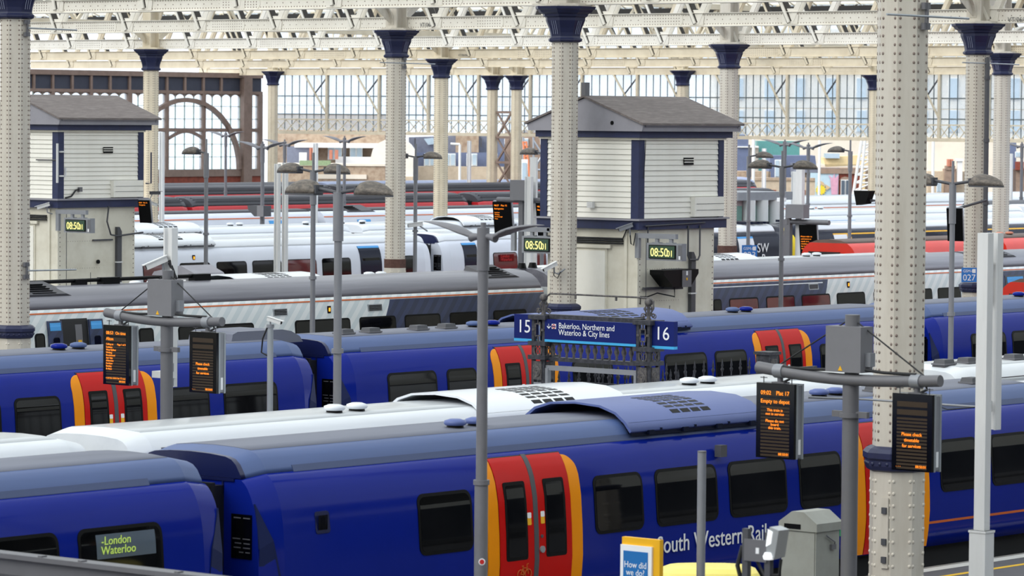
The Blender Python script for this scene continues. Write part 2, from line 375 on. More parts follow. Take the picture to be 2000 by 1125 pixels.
def make_column(m_shaft, m_riv, collar, name='station_column'):
    root = thing(name, 'x', 'column', (0, 0, 0))
    sh = oct_lathe(MB(), [(.355, 0), (.355, CAPZ - 2.0)], 2.0).build('shaft', m_shaft, root)
    rv = shaft_rivets(2.18, CAPZ - .02, .112, .353, .0235, .013).build('rivets', m_riv, sh); rv['kind'] = 'stuff'
    bs = oct_lathe(MB(), [(.43, -.0), (.43, .3), (.385, .36), (.385, 1.82)]).build('base', m_shaft, root)
    rv = shaft_rivets(.42, 1.8, .155, .383, .027, .016, (-.125, .125)).build('rivets', 'rivet_pale', bs); rv['kind'] = 'stuff'
    if collar == 'navy':
        co = oct_lathe(MB(), [(.40, -.17), (.44, -.15), (.46, -.10), (.46, -.03), (.49, .0), (.49, .07), (.44, .12), (.37, .15)], 1.95).build('collar', 'navy_paint', root)
        cb = MB()
        for k in range(8):
            a = k * math.pi / 4
            for q in (-.13, 0, .13): dome(cb, (math.cos(a) * .46 - math.sin(a) * q, math.sin(a) * .46 + math.cos(a) * q, 1.88), (math.cos(a), math.sin(a), 0), .03, .022)
        cb.build('collar_bolts', 'navy_paint', co)
    else:
        oct_lathe(MB(), [(.385, -.16), (.39, .16)], 1.95).build('collar', 'rust_band', root)
    cp = oct_lathe(MB(), [(.38, -.03), (.44, .0), (.455, .03), (.455, .07), (.41, .10), (.40, .14), (.415, .25), (.45, .38), (.50, .5), (.53, .58), (.535, .66), (.60, .70), (.61, .75), (.70, .80), (.74, .86), (.80, .90), (.815, .97)], CAPZ).build('capital', 'navy_paint', root)
    fl = MB()
    for k in range(0, 8):
        a = k * math.pi / 4; nx, ny = math.cos(a), math.sin(a)
        if k % 2 == 0:
            for q in (-.07, 0, .07):
                fl.tube([(nx * r - ny * q, ny * r + nx * q, CAPZ + z) for r, z in ((.424, .2), (.44, .3), (.47, .4), (.507, .5), (.535, .57))], .0075, 4)
    fl.build('flutes', 'navy_line' if m_shaft != 'cream_far' else 'navy_paint', cp)
    # bed plate, stub and curved knees under the longitudinal girders
    oct_lathe(MB(), [(.70, 0), (.70, .04), (.55, .05), (.55, .09)], CAPZ + .97).build('bed_plate', m_shaft, root)
    st = MB(); z0 = CAPZ + 1.06
    st.box(-.30, -.26, z0, -.24, .26, z0 + 3.6).box(.24, -.26, z0, .30, .26, z0 + 3.6).box(-.24, -.04, z0, .24, .04, z0 + 3.6)
    st.build('stub', m_shaft, root)
    for sgn in (-1, 1):
        kn = MB(); pts = [(sgn * (.30 + 1.55 * (1 - math.cos(t))), 0, z0 + .12 + 1.05 * math.sin(t)) for t in [math.pi / 2 * i / 8 for i in range(9)]]
        for a, b in zip(pts, pts[1:]): kn.bar(a, b, .26, .05, (0, 0, 1) if abs(a[0] - b[0]) > abs(a[2] - b[2]) else (1, 0, 0))
        web = pts + [(sgn * .30, 0, z0 + 1.2)]
        kn.prism([(p[0], p[2]) for p in pts] + [(sgn * .3, z0 + .12)], lambda u, v, a: (u, a, v), -.012, .012)
        kn.build('knee_brace', m_shaft, root)
    return root
colA = make_column('cream_paint', 'rivet_paint', 'navy')
colB = make_column('cream_paint', 'rivet_paint', 'rust')
colC = make_column('cream_far', 'rivet_paint', 'navy')
GRP = 'riveted station columns'
def put_col(src, px, y, cap_y, label, used={}):
    """stand a column on its platform line Y, or (negative) just in front of the truss row X; lift its head to the girder it carries"""
    p = onY(px, cap_y, y) if y > 0 else onX(px, cap_y, -y); y = p.y; s = p.z / CAPZ
    r = src if src.name not in used else copy_tree(src, (0, 0, 0))
    used[src.name] = 1
    r.location = (p.x, y, 0); r.scale = (1, 1, s); r['label'] = label; r['group'] = GRP
    return r, p
CO = {}
for key, src, px, y, cy, lab in (
    ('K', colA, 1767, 32.9, -250, 'big cream riveted column in front of the near blue train, its head above the picture'),
    ('A', colA, 30, 70.3, 35, 'cream riveted column cut by the left picture edge'),
    ('G', colA, 1104, -84.15, 81, 'cream riveted column just left of the weatherboarded hut, above the platform sign'),
    ('L', colA, 1910, -105.25, 106, 'cream riveted column with a black drainpipe down its face'),
    ('D', colB, 774, -105.25, 112, 'cream riveted column with a brown rust band in front of the white train'),
    ('I', colB, 1424, -127.65, 133, 'cream riveted column with brown rust band right behind the weatherboarded hut'),
    ('M', colB, 1958, -149.65, 146, 'column half hidden behind the one with the drainpipe'),
    ('E', colC, 862, -149.65, 152, 'slim pale column standing in front of the red coaches, right of the one with rust band'),
    ('B', colC, 295, -127.65, 137, 'pale column behind the left hut, by the arched windows'),
    ('C', colC, 533, -201.6, 166, 'far column at the end of the arched brown side wall'),
    ('F', colC, 962, -201.6, 175, 'left of the two far columns tied by brown lattice'),
    ('F2', colC, 1009, -201.6, 175, 'right of the two far columns tied by brown lattice'),
    ('H', colC, 1333, -201.6, 167, 'far column rising behind the roof ridge of the weatherboarded hut'),
    ('J', colC, 1709, -201.6, 176, 'far column almost hidden by the left side of the big near column')):
    CO[key] = put_col(src, px, y, cy, lab)
# drainpipe on column L, lattice between the far pair
lp = CO['L'][1]
L = CO['L'][0]
dp = MB().tube([(-.18, -.47, 9.3), (-.2, -.50, 9.0), (-.2, -.50, 2.6), (-.2, -.62, 2.2), (-.2, -.62, .3)], .075, 10)
for z in (8.6, 6.6, 4.6, 2.8): dp.cyl((-.2, -.5, z), (-.2, -.5, z + .12), .095, n=10)
dp.build('drainpipe', 'dark_grey', L)
a, b = CO['F'][1], CO['F2'][1]
lt = thing('lattice_brace', 'rusty brown lattice bracing tying the two far columns together', 'brace', ((a.x + b.x) / 2, (a.y + b.y) / 2, 0))
dv = Vector((b.x - a.x, b.y - a.y, 0)) / 2; dv *= 1 - .42 / dv.length
zz = [1.2, 2.6, 4.2, 5.9, 7.6]
for z0, z1 in zip(zz, zz[1:]):
    MB().bar(-dv + Vector((0, 0, z0)), dv + Vector((0, 0, z1)), .12, .12).build('diagonal', 'brown_steel', lt)
    MB().bar(dv + Vector((0, 0, z0)), -dv + Vector((0, 0, z1)), .10, .10).build('diagonal', 'brown_steel', lt)
for z in zz[1:]: MB().bar(-dv + Vector((0, 0, z)), dv + Vector((0, 0, z)), .16, .16).build('strut', 'brown_steel', lt)
# thin rods and clamps on the columns (bird-wire arms)
def rod(key, z, x0, x1, label, r=.02):
    c = CO[key][0]; t = thing('rod_bracket', label, 'bracket', (c.location.x, c.location.y - .38, z))
    MB().box(-.08, -.06, -.2, .08, .0, -.1).box(-.08, -.06, .1, .08, .0, .2).box(-.02, -.07, -.2, .02, -.02, .2).build('clamp', 'mid_grey', t)
    MB().cyl((x0, -.09, 0), (x1, -.09, -.01 * x1), r, n=8).build('arm', 'galv_metal', t)

# ------------------------------------------------------------------ roof trusses across the tracks
def rivet_row(mb, x, y0, y1, z, pitch, r=.02, h=.012):
    n = int((y1 - y0) / pitch)
    for i in range(n + 1): dome(mb, (x, y0 + i * pitch, z), (-1, 0, 0), r, h)
def truss(X, zb, y0, y1, label, node0, m='girder_paint', ch=.42, depth=3.7, step=3.95, rivets=True, splice=()):
    """Warren truss along Y: deep riveted bottom chord, paired slanting bars, top chord."""
    t = thing('roof_truss', label, 'girder', (X, y0, zb), 0, 'roof trusses across the tracks'); Ln = y1 - y0
    bc = MB().box(-.03, 0, 0, .0, Ln, ch).box(.2, 0, 0, .23, Ln, ch).box(-.1, 0, -.03, .3, Ln, .0).box(-.1, 0, ch, .3, Ln, ch + .02).build('bottom_chord', m, t)
    if rivets:
        rv = MB(); rivet_row(rv, -.03, .1, Ln, .06, .115); rivet_row(rv, -.03, .1, Ln, ch - .06, .115); rivet_row(rv, -.03, .1, Ln, ch / 2, .33)
        r = rv.build('rivets', 'rivet_paint', bc); r['kind'] = 'stuff'
    for (sy, w) in splice:
        sp = MB().prism([(sy, .0), (sy + w, .0), (sy + w + .1, .12), (sy + w + .1, ch - .12), (sy + w, ch), (sy, ch), (sy - .1, ch - .12), (sy - .1, .12)], lambda u, v, a: (a, u, v), -.045, -.03).build('splice_plate', m, t)
        rv = MB()
        for k in range(4): rivet_row(rv, -.045, sy + .05, sy + w, .06 + k * (ch - .12) / 3, .115)
        r = rv.build('rivets', 'rivet_paint', sp); r['kind'] = 'stuff'
    MB().box(-.05, 0, depth, .3, Ln, depth + .3).build('top_chord', m, t)
    k = 0; y = node0 - y0
    while y > step: y -= step
    dk = None; lt = None; gp = None
    while y < Ln + step:
        if 0 < y < Ln:
            h = step / 2
            for sgn in (1, -1):
                src = dk if sgn == 1 else lt
                if src is None:
                    mb = MB()
                    # one slant: dark bar paints the channel's shade behind a flange; other: paired flats
                    if sgn == 1:
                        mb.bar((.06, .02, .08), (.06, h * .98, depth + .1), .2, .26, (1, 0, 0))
                    else:
                        for x in (-.045, .2): mb.bar((x, -.02, .08), (x, -h * .98, depth + .1), .04, .2, (0, 1, 0.5))
                    o = mb.build('diagonal', 'diag_shade' if sgn == 1 else m, t, (0, y, 0))
                    if sgn == 1: dflange = MB().bar((-.08, .02, .08), (-.08, h * .98, depth + .1), .1, .09, (1, 0, 0)).build('diagonal_flange', m, o)
                    if sgn == 1: dk = o
                    else: lt = o
                else:
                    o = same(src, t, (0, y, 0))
                    if sgn == 1: same(dflange, o)
            if gp is None:
                gp = MB().prism([(-.3, .02), (.3, .02), (.34, .3), (.12, ch + .12), (-.12, ch + .12), (-.34, .3)], lambda u, v, a: (a, u, v), -.056, -.04).build('gusset', m, t, (0, y, 0))
            else: same(gp, t, (0, y, 0))
        y += step
    return t
ROWS = [(84.5, 15, 0, .36, 8.0, 'girder_paint', 'cream riveted roof truss nearest the camera, along the top edge', True),
        (105.6, 58, 100, .42, 3.7, 'girder_paint', 'second cream riveted roof truss, meeting the capital of the rust-banded column', True),
        (128.0, 92, 100, .42, 3.7, 'girder_paint', 'third cream roof truss, level with the capital behind the hut', True),
        (150.0, 114, 100, .42, 3.7, 'cream_far', 'fourth roof truss from the front, above the slim pale column', False),
        (176.0, 131, 100, .42, 3.4, 'cream_far', 'fifth roof truss from the front, yellowish cream', False),
        (202.0, 146, 100, .44, 3.2, 'cream_far', 'last roof truss, resting on the glazed end screen', False)]
TZ = []
for i, (X, ypx, _, ch, dep, mm, lab, rv) in enumerate(ROWS):
    zb = onX(680, ypx, X).z; y0 = onX(2120, ypx, X).y; y1 = onX(40 if i < 4 else 60, ypx, X).y
    if i >= 4: y1 = min(y1, 200)
    nd = onX((112, 112, 140, 180, 220, 250)[i], ypx, X).y
    sp = [(2.0 + q, 1.6) for q in (5.5, 13.5, 22, 31, 40, 52, 61) if 4 + q < y1 - y0 - 3] if rv else [(3 + q, 2.2) for q in range(0, int(y1 - y0) - 6, 14)]
    if i == 0: sp = [(onX(px, 10, X).y - y0, 1.5) for px in (1460, 900, 505, 120)]
    if i == 1: sp = [(onX(px, 50, X).y - y0, w) for px, w in ((1330, 1.6), (980, 1.2), (475, 1.6), (225, 2.2))]
    truss(X, zb, y0, y1, lab, nd, mm, ch, dep, 3.95, rv, sp); TZ.append(zb)
# painted bridge marks on two chords
for (px, py, X, s) in ((820, 52, 105.6, .2), (1968, 43, 105.6, .22), (895, 110, 150.0, .17)):
    p = onX(px, py, X - .08); tr = [o for o in bpy.data.objects if o.name.startswith('roof_truss') and abs(o.location.x - X) < .1][0]
    text('painted_mark', 'VT/06/03' if px < 890 else 'VT/06/04', s, 'dark_grey', tr, (p.x - tr.location.x, p.y - tr.location.y, p.z - tr.location.z), FACE_X, .001)
# longitudinal girders along the column lines
for (y, z, x0, x1, lab) in ((69.2, 11.6, 60, 132, 'lengthwise roof girder above the hut and its column'), (130.3, 11.3, 120, 204, 'lengthwise roof girder above the slim pale columns')):
    t = thing('roof_girder', lab, 'girder', (x0, y, z))
    MB().box(0, -.12, 0, x1 - x0, .12, .3).build('bottom_flange', 'cream_far', t); MB().box(0, -.12, 2.0, x1 - x0, .12, 2.3).build('top_flange', 'cream_far', t)
    a = MB().bar((0, 0, .2), (1.8, 0, 2.1), .14, .1, (0, 1, 0)).build('diagonal', 'cream_far', t); b = MB().bar((0, 0, .2), (-1.8, 0, 2.1), .14, .1, (0, 1, 0)).build('diagonal', 'cream_far', t, (3.6, 0, 0))
    x = 3.6
    while x < x1 - x0 - 3.6: same(a, t, (x, 0, 0)); same(b, t, (x + 3.6, 0, 0)); x += 3.6

# ------------------------------------------------------------------ glazed ridge-and-furrow roof over the far part
def roof_bay(xa, xb, ya, yb, za, zr, idx):
    xm = (xa + xb) / 2
    w = tag(thing('ceiling_%d' % idx, None, None, (xa, ya, za)), kind='structure'); L = yb - ya
    for (x0, z0, x1, z1) in ((0, 0, xm - xa, zr - za), (xb - xa, 0, xm - xa, zr - za)):
        n = 10
        for i in range(n):
            y0 = L * i / n; y1 = L * (i + 1) / n - .12
            MB().add([(x0, y0, z0), (x0, y1, z0), (x1, y1, z1), (x1, y0, z1)], [(0, 1, 2, 3)]).build('pane', 'glass_roof', w)
        bars = MB(); k = int(L / 1.5)
        for i in range(k + 1): bars.bar((x0, i * L / k, z0), (x1, i * L / k, z1), .05, .07)
        for f in (.5,): bars.bar((x0 + (x1 - x0) * f, 0, z0 + (z1 - z0) * f - .1), (x0 + (x1 - x0) * f, L, z0 + (z1 - z0) * f - .06), .1, .12)
        b = bars.build('glazing_bars', 'cream_far', w); b['kind'] = 'stuff'
    MB().box(-.35, 0, -.25, .35, L, .03).build('gutter', 'dark_board', w)
    MB().box(xm - xa - .25, 0, zr - za - .05, xm - xa + .25, L, zr - za + .12).build('ridge', 'plank_brown', w)
rx = [105.6, 116.8, 128.0, 139, 150, 163, 176, 189, 202.5]
for i in range(len(rx) - 1):
    xa, xb = rx[i], rx[i + 1]
    roof_bay(xa, xb, .60 * xa, min(1.11 * xb, 201), 14.0 - i * .08, 16.6 - i * .08, i + 1)

# ------------------------------------------------------------------ glazed end screen, bay by bay
XS = 206.0
def screen_edge(px, py): return onX(px, py, XS)
ztop = screen_edge(1000, 146).z; zbot = screen_edge(1000, 262).z
ys = [screen_edge(px, 200).y for px in (2040, 1935, 1838, 1738, 1640, 1541, 1443, 1345, 1248, 1140, 1039, 938, 840, 744, 642, 542)]
zc = [zbot + .12, screen_edge(1000, 226).z, screen_edge(1000, 208).z, screen_edge(1000, 189).z, ztop]
for i in range(len(ys) - 1):
    y0, y1 = ys[i], ys[i + 1]; w = tag(thing('window_%d' % (i + 1), None, None, (XS, y0, zbot)), kind='structure'); L = y1 - y0
    n = 6 if L < 3.9 else 7
    for k in range(n):
        for a, b in zip(zc, zc[1:]):
            MB().box(.0, L * k / n + .03, a - zbot, .02, L * (k + 1) / n - .03, b - zbot - .03).build('pane', 'glass_screen', w)
    fr = MB()
    for k in range(n): fr.box(-.02, L * k / n - .018, 0, .05, L * k / n + .018, ztop - zbot)
    fr.build('glazing_bar', 'glazing_grey', w)
    tr = MB()
    for q, hgt in ((1, .07), (2, .025), (3, .07), (4, .05)): tr.box(-.03, 0, zc[q] - zbot - hgt / 2, .06, L, zc[q] - zbot + hgt / 2)
    tr.build('transom', 'glazing_grey', w)
    MB().box(-.28, -.09, -.1, -.1, .09, ztop - zbot).build('mullion', 'cream_far', w)
    H = ztop - zbot
    MB().bar((-.25, .0, H - 2.75), (-.25, L * .42, H), .1, .12, (1, 0, 0)).build('raker', 'cream_far', w)
    MB().bar((-.22, .2, H - 1.35 + .9), (-.22, -.0, H - 1.35 + .9), .06, .06, (1, 0, 0)).build('strut', 'cream_far', w)
    MB().bar((-.22, L * .22, H - 1.3), (-.22, L * .0, H - .2), .07, .09, (1, 0, 0)).build('short_brace', 'dark_grey', w)
    zl = screen_edge(1000, 238).z - zbot
    MB().box(-.2, 0, zl, -.1, L, zl + .09).build('walkway_rail', 'cream_far', w)
    MB().box(-.3, 0, -.16, .12, L, .06).build('bottom_beam', 'cream_far', w)
    nl = 5; lat = MB()
    for k in range(nl):
        a, b = L * k / nl, L * (k + 1) / nl
        lat.bar((-.15, a, 0), (-.15, b, zl), .04, .07, (1, 0, 0)).bar((-.15, b, 0), (-.15, a, zl), .04, .07, (1, 0, 0))
    lat.build('lattice', 'cream_far', w)
MB().box(XS - .3, ys[0], ztop, XS + .3, ys[-1], ztop + .25).build('trim_1', 'cream_far')['kind'] = 'structure'
# gable glazing above the last truss
w = tag(thing('window_40', None, None, (XS, ys[0], ztop + .6)), kind='structure')
LL = ys[-1] - ys[0]
n = 60
for k in range(n): MB().box(0, LL * k / n + .04, 0, .02, LL * (k + 1) / n - .04, 4.4).build('pane', 'glass_screen', w)
fr = MB()
for k in range(n + 1): fr.box(-.02, LL * k / n - .05, 0, .06, LL * k / n + .05, 4.4)
fr.box(-.04, 0, 1.5, .08, LL, 1.62).box(-.04, 0, 3.0, .08, LL, 3.12)
fr.build('glazing_bars', 'cream_far', w)

# ------------------------------------------------------------------ arched side wall on the left
YW = 196.0
def wl_(px, py): return onY(px, py, YW)
xl, xr = wl_(40, 250).x, wl_(512, 250).x
zt, zb2, zs = wl_(300, 148).z, wl_(300, 176).z, wl_(400, 331).z
W = tag(thing('wall_left', None, None, (xl, YW, 0)), kind='structure')
def X_(px): return wl_(px, 250).x - xl
MB().box(0, .1, zb2, xr - xl, .3, zt).build('dark_band', 'dark_wall', W)
MB().box(0, -.1, zt - .05, xr - xl, .5, zt + .3).build('cornice', 'brown_steel', W)
MB().box(0, -.05, zb2 - .22, xr - xl, .3, zb2).build('band_sill', 'brown_steel', W)
MB().box(0, .0, 0, xr - xl, .4, zs - .5).build('brick_plinth', 'brick_red', W)
MB().box(0, -.1, zs - .5, xr - xl, .5, zs).build('sill', 'brown_steel', W)
for px in (66, 103, 141, 178, 215, 253, 290, 326, 361, 397, 432): MB().box(X_(px) - .1, -.05, zb2, X_(px) + .1, .1, zt).build('band_post', 'brown_steel', W)
for px, wd in ((103, .14), (178, .14), (253, .2), (326, .14), (398, .14), (508, .2)): MB().box(X_(px) - wd, -.08, zs, X_(px) + wd, .3, zb2 - .2).build('mullion', 'brown_steel', W)
MB().box(X_(470), -.35, 0, X_(486), .3, zt).build('pier', 'brown_steel', W)
zm = wl_(400, 254).z
MB().box(0, -.06, zm - .12, xr - xl, .2, zm + .12).build('cross_rail', 'brown_steel', W)
def arch(cpx, wpx, ztop_px, wide):
    cx = X_(cpx); hw = (X_(cpx + wpx) - X_(cpx - wpx)) / 2; ht = wl_(cpx, ztop_px).z - zs
    pts = [(cx - hw * math.cos(t), -.06, zs + ht * math.sin(t)) for t in [math.pi * i / 18 for i in range(19)]]
    mb = MB()
    for a, b in zip(pts, pts[1:]): mb.bar(a, b, .3, wide, (0, 1, 0))
    mb.build('arch_rib', 'brown_steel', W)
arch(362, 106, 195, .30); arch(142, 100, 193, .30)
def lowarch(a, b, zpk):
    pts = [(X_(a) + (X_(b) - X_(a)) * i / 8, -.05, zm - .6 + zpk * math.sin(math.pi * i / 8)) for i in range(9)]
    mb = MB()
    for p, q in zip(pts, pts[1:]): mb.bar(p, q, .2, .18, (0, 1, 0))
    mb.build('low_arch', 'brown_steel', W)
lowarch(328, 396, .5); lowarch(103, 178, .5)
for k, (a, b) in enumerate(((66, 103), (103, 178), (178, 253), (253, 326), (326, 398), (398, 470), (486, 508))):
    n = max(1, round((b - a) / 17)); g = tag(thing('window_%d' % (50 + k), None, None, (xl + X_(a), YW, zs)), kind='structure'); L = X_(b) - X_(a)
    H = zb2 - .2 - zs; rows = 6
    for i in range(n):
        for j in range(rows):
            MB().box(L * i / n + .04, .1, H * j / rows + .03, L * (i + 1) / n - .04, .12, H * (j + 1) / rows - .03).build('pane', 'glass_screen', g)
    fr = MB()
    for i in range(n + 1): fr.box(L * i / n - .02, .06, 0, L * i / n + .02, .16, H)
    for j in range(rows + 1): fr.box(0, .06, H * j / rows - .02, L, .16, H * j / rows + .02)
    fr.build('glazing_bar', 'glazing_green', g)
    for i in range(n):   # rounded heads of the top row
        cx = L * (i + .5) / n; hw = L / n / 2
        MB().prism([(cx - hw, H), (cx - hw, H - .35)] + [(cx + hw * -math.cos(t), H - .35 + .3 * math.sin(t)) for t in [math.pi * q / 6 for q in range(1, 6)]] + [(cx + hw, H - .35), (cx + hw, H)], lambda u, v, a: (u, a, v), .07, .15).build('window_head', 'brown_steel', g)
# ------------------------------------------------------------------ trains
SIDE = [(.07, .28), (.025, .55), (0, .9), (.012, 1.3), (.05, 1.8), (.10, 2.06), (.165, 2.23), (.235, 2.35), (.30, 2.42), (.37, 2.47)]
ROOF = [(.37, 2.47), (.40, 2.54), (.48, 2.66), (.57, 2.73), (.69, 2.765), (1.0, 2.79), (1.4, 2.80)]
SIDE9 = [(.06, .28), (.02, .55), (0, .9), (.015, 1.3), (.06, 1.75), (.10, 2.0), (.15, 2.2), (.2, 2.3)]
ROOF9 = [(.2, 2.3), (.24, 2.42), (.36, 2.56), (.55, 2.69), (.85, 2.79), (1.4, 2.83)]
def ysurf(S, z):
    for (y0, z0), (y1, z1) in zip(S, S[1:]):
        if z <= z1: return y0 + (y1 - y0) * max(0, (z - z0)) / (z1 - z0)
    return S[-1][0]
WID = 2.8
RSIDE = SIDE9 + ROOF9[1:4]; RROOF = ROOF9[3:]
def loop(pts, inset=0.0, drop=0.0):
    near = [(1.4 - (1.4 - y) * (1 - inset / 1.4), z - drop * max(0, z - 1) / 1.9) for y, z in pts]; far = [(WID - y, z) for y, z in reversed(near)]
    return near + [p for p in far if abs(p[0] - near[-1][0]) > 1e-6]
def lofted(pts, xs, close_low=True):
    return [[(x, y, z) for y, z in loop(pts, i, d)] for x, i, d in xs]
def plate(S, poly, off, thick=.012):
    """A rounded plate lying on the curved side: poly in (x, z)."""
    mb = MB(); n = len(poly); cx = sum(p[0] for p in poly) / n; cz = sum(p[1] for p in poly) / n
    f = [(x, ysurf(S, z) - off, z) for x, z in poly]; b = [(x, ysurf(S, z) - off + thick, z) for x, z in poly]
    mb.add(f, [tuple(range(n))]); mb.add(f + b, [(i, (i + 1) % n, n + (i + 1) % n, n + i) for i in range(n)])
    return mb
def rplate(S, x0, z0, x1, z1, r, off, thick=.012):
    """The same for a round-cornered rectangle, sliced so that it follows the curve of the side."""
    zs = [z0 + r * (1 - math.cos(math.pi / 2 * i / 4)) for i in range(5)] + [z0 + r + (z1 - z0 - 2 * r) * i / 8 for i in range(1, 8)] + [z1 - r * (1 - math.sin(math.pi / 2 * i / 4)) for i in range(5)]
    def e(z):
        d = max(z0 + r - z, z - (z1 - r), 0); return r - math.sqrt(max(0, r * r - d * d))
    a = [(x0 + e(z), ysurf(S, z) - off, z) for z in zs]; b = [(x1 - e(z), ysurf(S, z) - off, z) for z in zs]; m = len(zs)
    mb = MB(); mb.add(a + b, [(i, m + i, m + i + 1, i + 1) for i in range(m - 1)], True)
    rim = a + list(reversed(b)); bk = [(x, y + thick, z) for x, y, z in rim]; n = len(rim)
    mb.add(rim + bk, [(i, (i + 1) % n, n + (i + 1) % n, n + i) for i in range(n)])
    return mb
def strip(S, fx0, fx1, z0, z1, off, thick=.02, nz=14):
    mb = MB(); zs = sorted([z0 + (z1 - z0) * i / nz for i in range(nz + 1)] + ([z1 - d for d in (.008, .02, .045, .07, .1, .13, .2)] if nz == 14 else [])); nz = len(zs) - 1
    a = [(fx0(z), ysurf(S, z) - off, z) for z in zs]; b = [(fx1(z), ysurf(S, z) - off, z) for z in zs]
    a2 = [(x, y + thick, z) for x, y, z in a]; b2 = [(x, y + thick, z) for x, y, z in b]; m = nz + 1
    mb.add(a + b, [(i, m + i, m + i + 1, i + 1) for i in range(nz)], True)
    mb.add(a + a2, [(i, i + 1, m + i + 1, m + i) for i in range(nz)], True); mb.add(b + b2, [(i, m + i, m + i + 1, i + 1) for i in range(nz)], True)
    mb.add([a[-1], b[-1], b2[-1], a2[-1]], [(0, 1, 2, 3)]); mb.add([a[0], b[0], b2[0], a2[0]], [(0, 1, 2, 3)])
    return mb
def window(t, S, x0, x1, z0=1.16, z1=2.02, r=.13, glass='train_glass', frame='black', rim=.045, blind=True):
    f = rplate(S, x0, z0, x1, z1, r, .012).build('window', frame, t)
    rplate(S, x0 + rim, z0 + rim, x1 - rim, z1 - rim, r - .03, .016).build('pane', glass, f)
    return f
def round_top(xe, side, ztop, r):
    """x of a door panel's outer edge: straight, then rounded over at the head."""
    def fn(z):
        d = z - (ztop - r)
        return xe if d <= 0 else xe + side * (r - math.sqrt(max(0, r * r - d * d))) * 1.0
    return fn
def doors_red(t, S, x0, x1, z0=.3, z1=2.40, sign=True, bike=False, frame='train_yellow', leafm='train_red', full=True):
    w = (x1 - x0); ye = w * .115
    a, b = x0 + ye, x1 - ye; mid = (a + b) / 2; c = lambda v: (lambda z: v)
    strip(S, round_top(x0, 1, z1 - .03, .24), c(a), z0, z1 - .03, .016).build('door_surround', frame, t)
    strip(S, c(b), round_top(x1, -1, z1 - .03, .24), z0, z1 - .03, .016).build('door_surround', frame, t)
    strip(S, c(a - .012), c(b + .012), z0, z1 + .012, .013).build('door_seal', 'rubber', t)
    for k, (p, q) in enumerate(((a + .012, mid - .055), (mid + .055, b - .012))):
        lf = strip(S, c(p), c(q), z0, z1, .024).build('door_leaf', leafm, t)
        gx0, gx1 = (p + (q - p) * .17, q - (q - p) * .19) if k == 0 else (p + (q - p) * .21, q - (q - p) * .17)
        fr = rplate(S, gx0, .93, gx1, 2.06, .04, .030).build('door_window', 'black', lf)
        if full:
            rplate(S, gx0 + .05, .98, gx1 - .05, 2.01, .03, .034).build('pane', 'train_glass', lf)
            xs = (q - .14) if k == 0 else (p + .05)
            plate(S, rrect(xs, 1.42, xs + .085, 1.60, .01, 1), .030, .004).build('warning_sticker', 'sign_yellow', lf)
            plate(S, rrect(xs, 1.52, xs + .085, 1.60, .01, 1), .033, .004).build('warning_sticker_head', 'sign_white', lf)
            if k == 1 and sign:
                xb = p + .06; MB().cyl((xb, ysurf(S, 1.05) - .05, 1.05), (xb, ysurf(S, 1.05) - .02, 1.05), .05, n=12).build('door_button', 'galv_metal', lf)
                MB().cyl((xb, ysurf(S, 1.24) - .04, 1.24), (xb, ysurf(S, 1.24) - .02, 1.24), .025, n=8).build('door_lock', 'dark_grey', lf)
    s = strip(S, c(mid - .05), c(mid + .05), z0, z1 + .02, .027).build('centre_seal', 'dark_grey', t)
    if bike:
        bm_ = MB(); xx = a + (mid - a) * .66; y = ysurf(S, .74) - .034
        def ring(cx, cz, r): bm_.tube([(cx + r * math.cos(i * math.pi / 6), y, cz + r * math.sin(i * math.pi / 6)) for i in range(13)], .007, 4)
        ring(xx - .085, .72, .07); ring(xx + .085, .72, .07)
        for p, q in (((-.085, .72), (-.03, .81)), ((-.03, .81), (.06, .81)), ((.06, .81), (0, .72)), ((0, .72), (-.085, .72)), ((0, .72), (-.04, .84)), ((.085, .72), (.05, .86)), ((.05, .86), (.09, .87)), ((-.06, .84), (-.02, .84))):
            bm_.bar((xx + p[0], y, p[1]), (xx + q[0], y, q[1]), .012, .01, (0, 1, 0))
        bm_.build('bicycle_symbol', 'train_orange', t)
        text('bicycle_words', 'Bicycles', .07, 'train_orange', t, (xx - .13, y, .56), FACE_Y, .002)
def mushroom(t, x, y, m, z=2.81, r=.165):
    b = MB().lathe([(.13, 0), (.12, .08)], 12).build('roof_vent', 'black', t, (x, y, z - .03))
    MB().lathe([(r * .9, .05), (r * 1.02, .075), (r * .95, .115), (r * .5, .14)], 14).build('vent_cap', m, b)
def boxvent(t, x, y, z=2.80):
    mb = MB(); mb.loft([[(s * .19, u * .14, -.03) for s, u in ((-1, -1), (1, -1), (1, 1), (-1, 1))], [(s * .15, u * .11, .10) for s, u in ((-1, -1), (1, -1), (1, 1), (-1, 1))]], False)
    o = mb.build('box_vent', 'dark_grey', t, (x, y, z))
    MB().box(-.2, -.15, .0, .2, .15, .03).build('vent_flange', 'mid_grey', o)
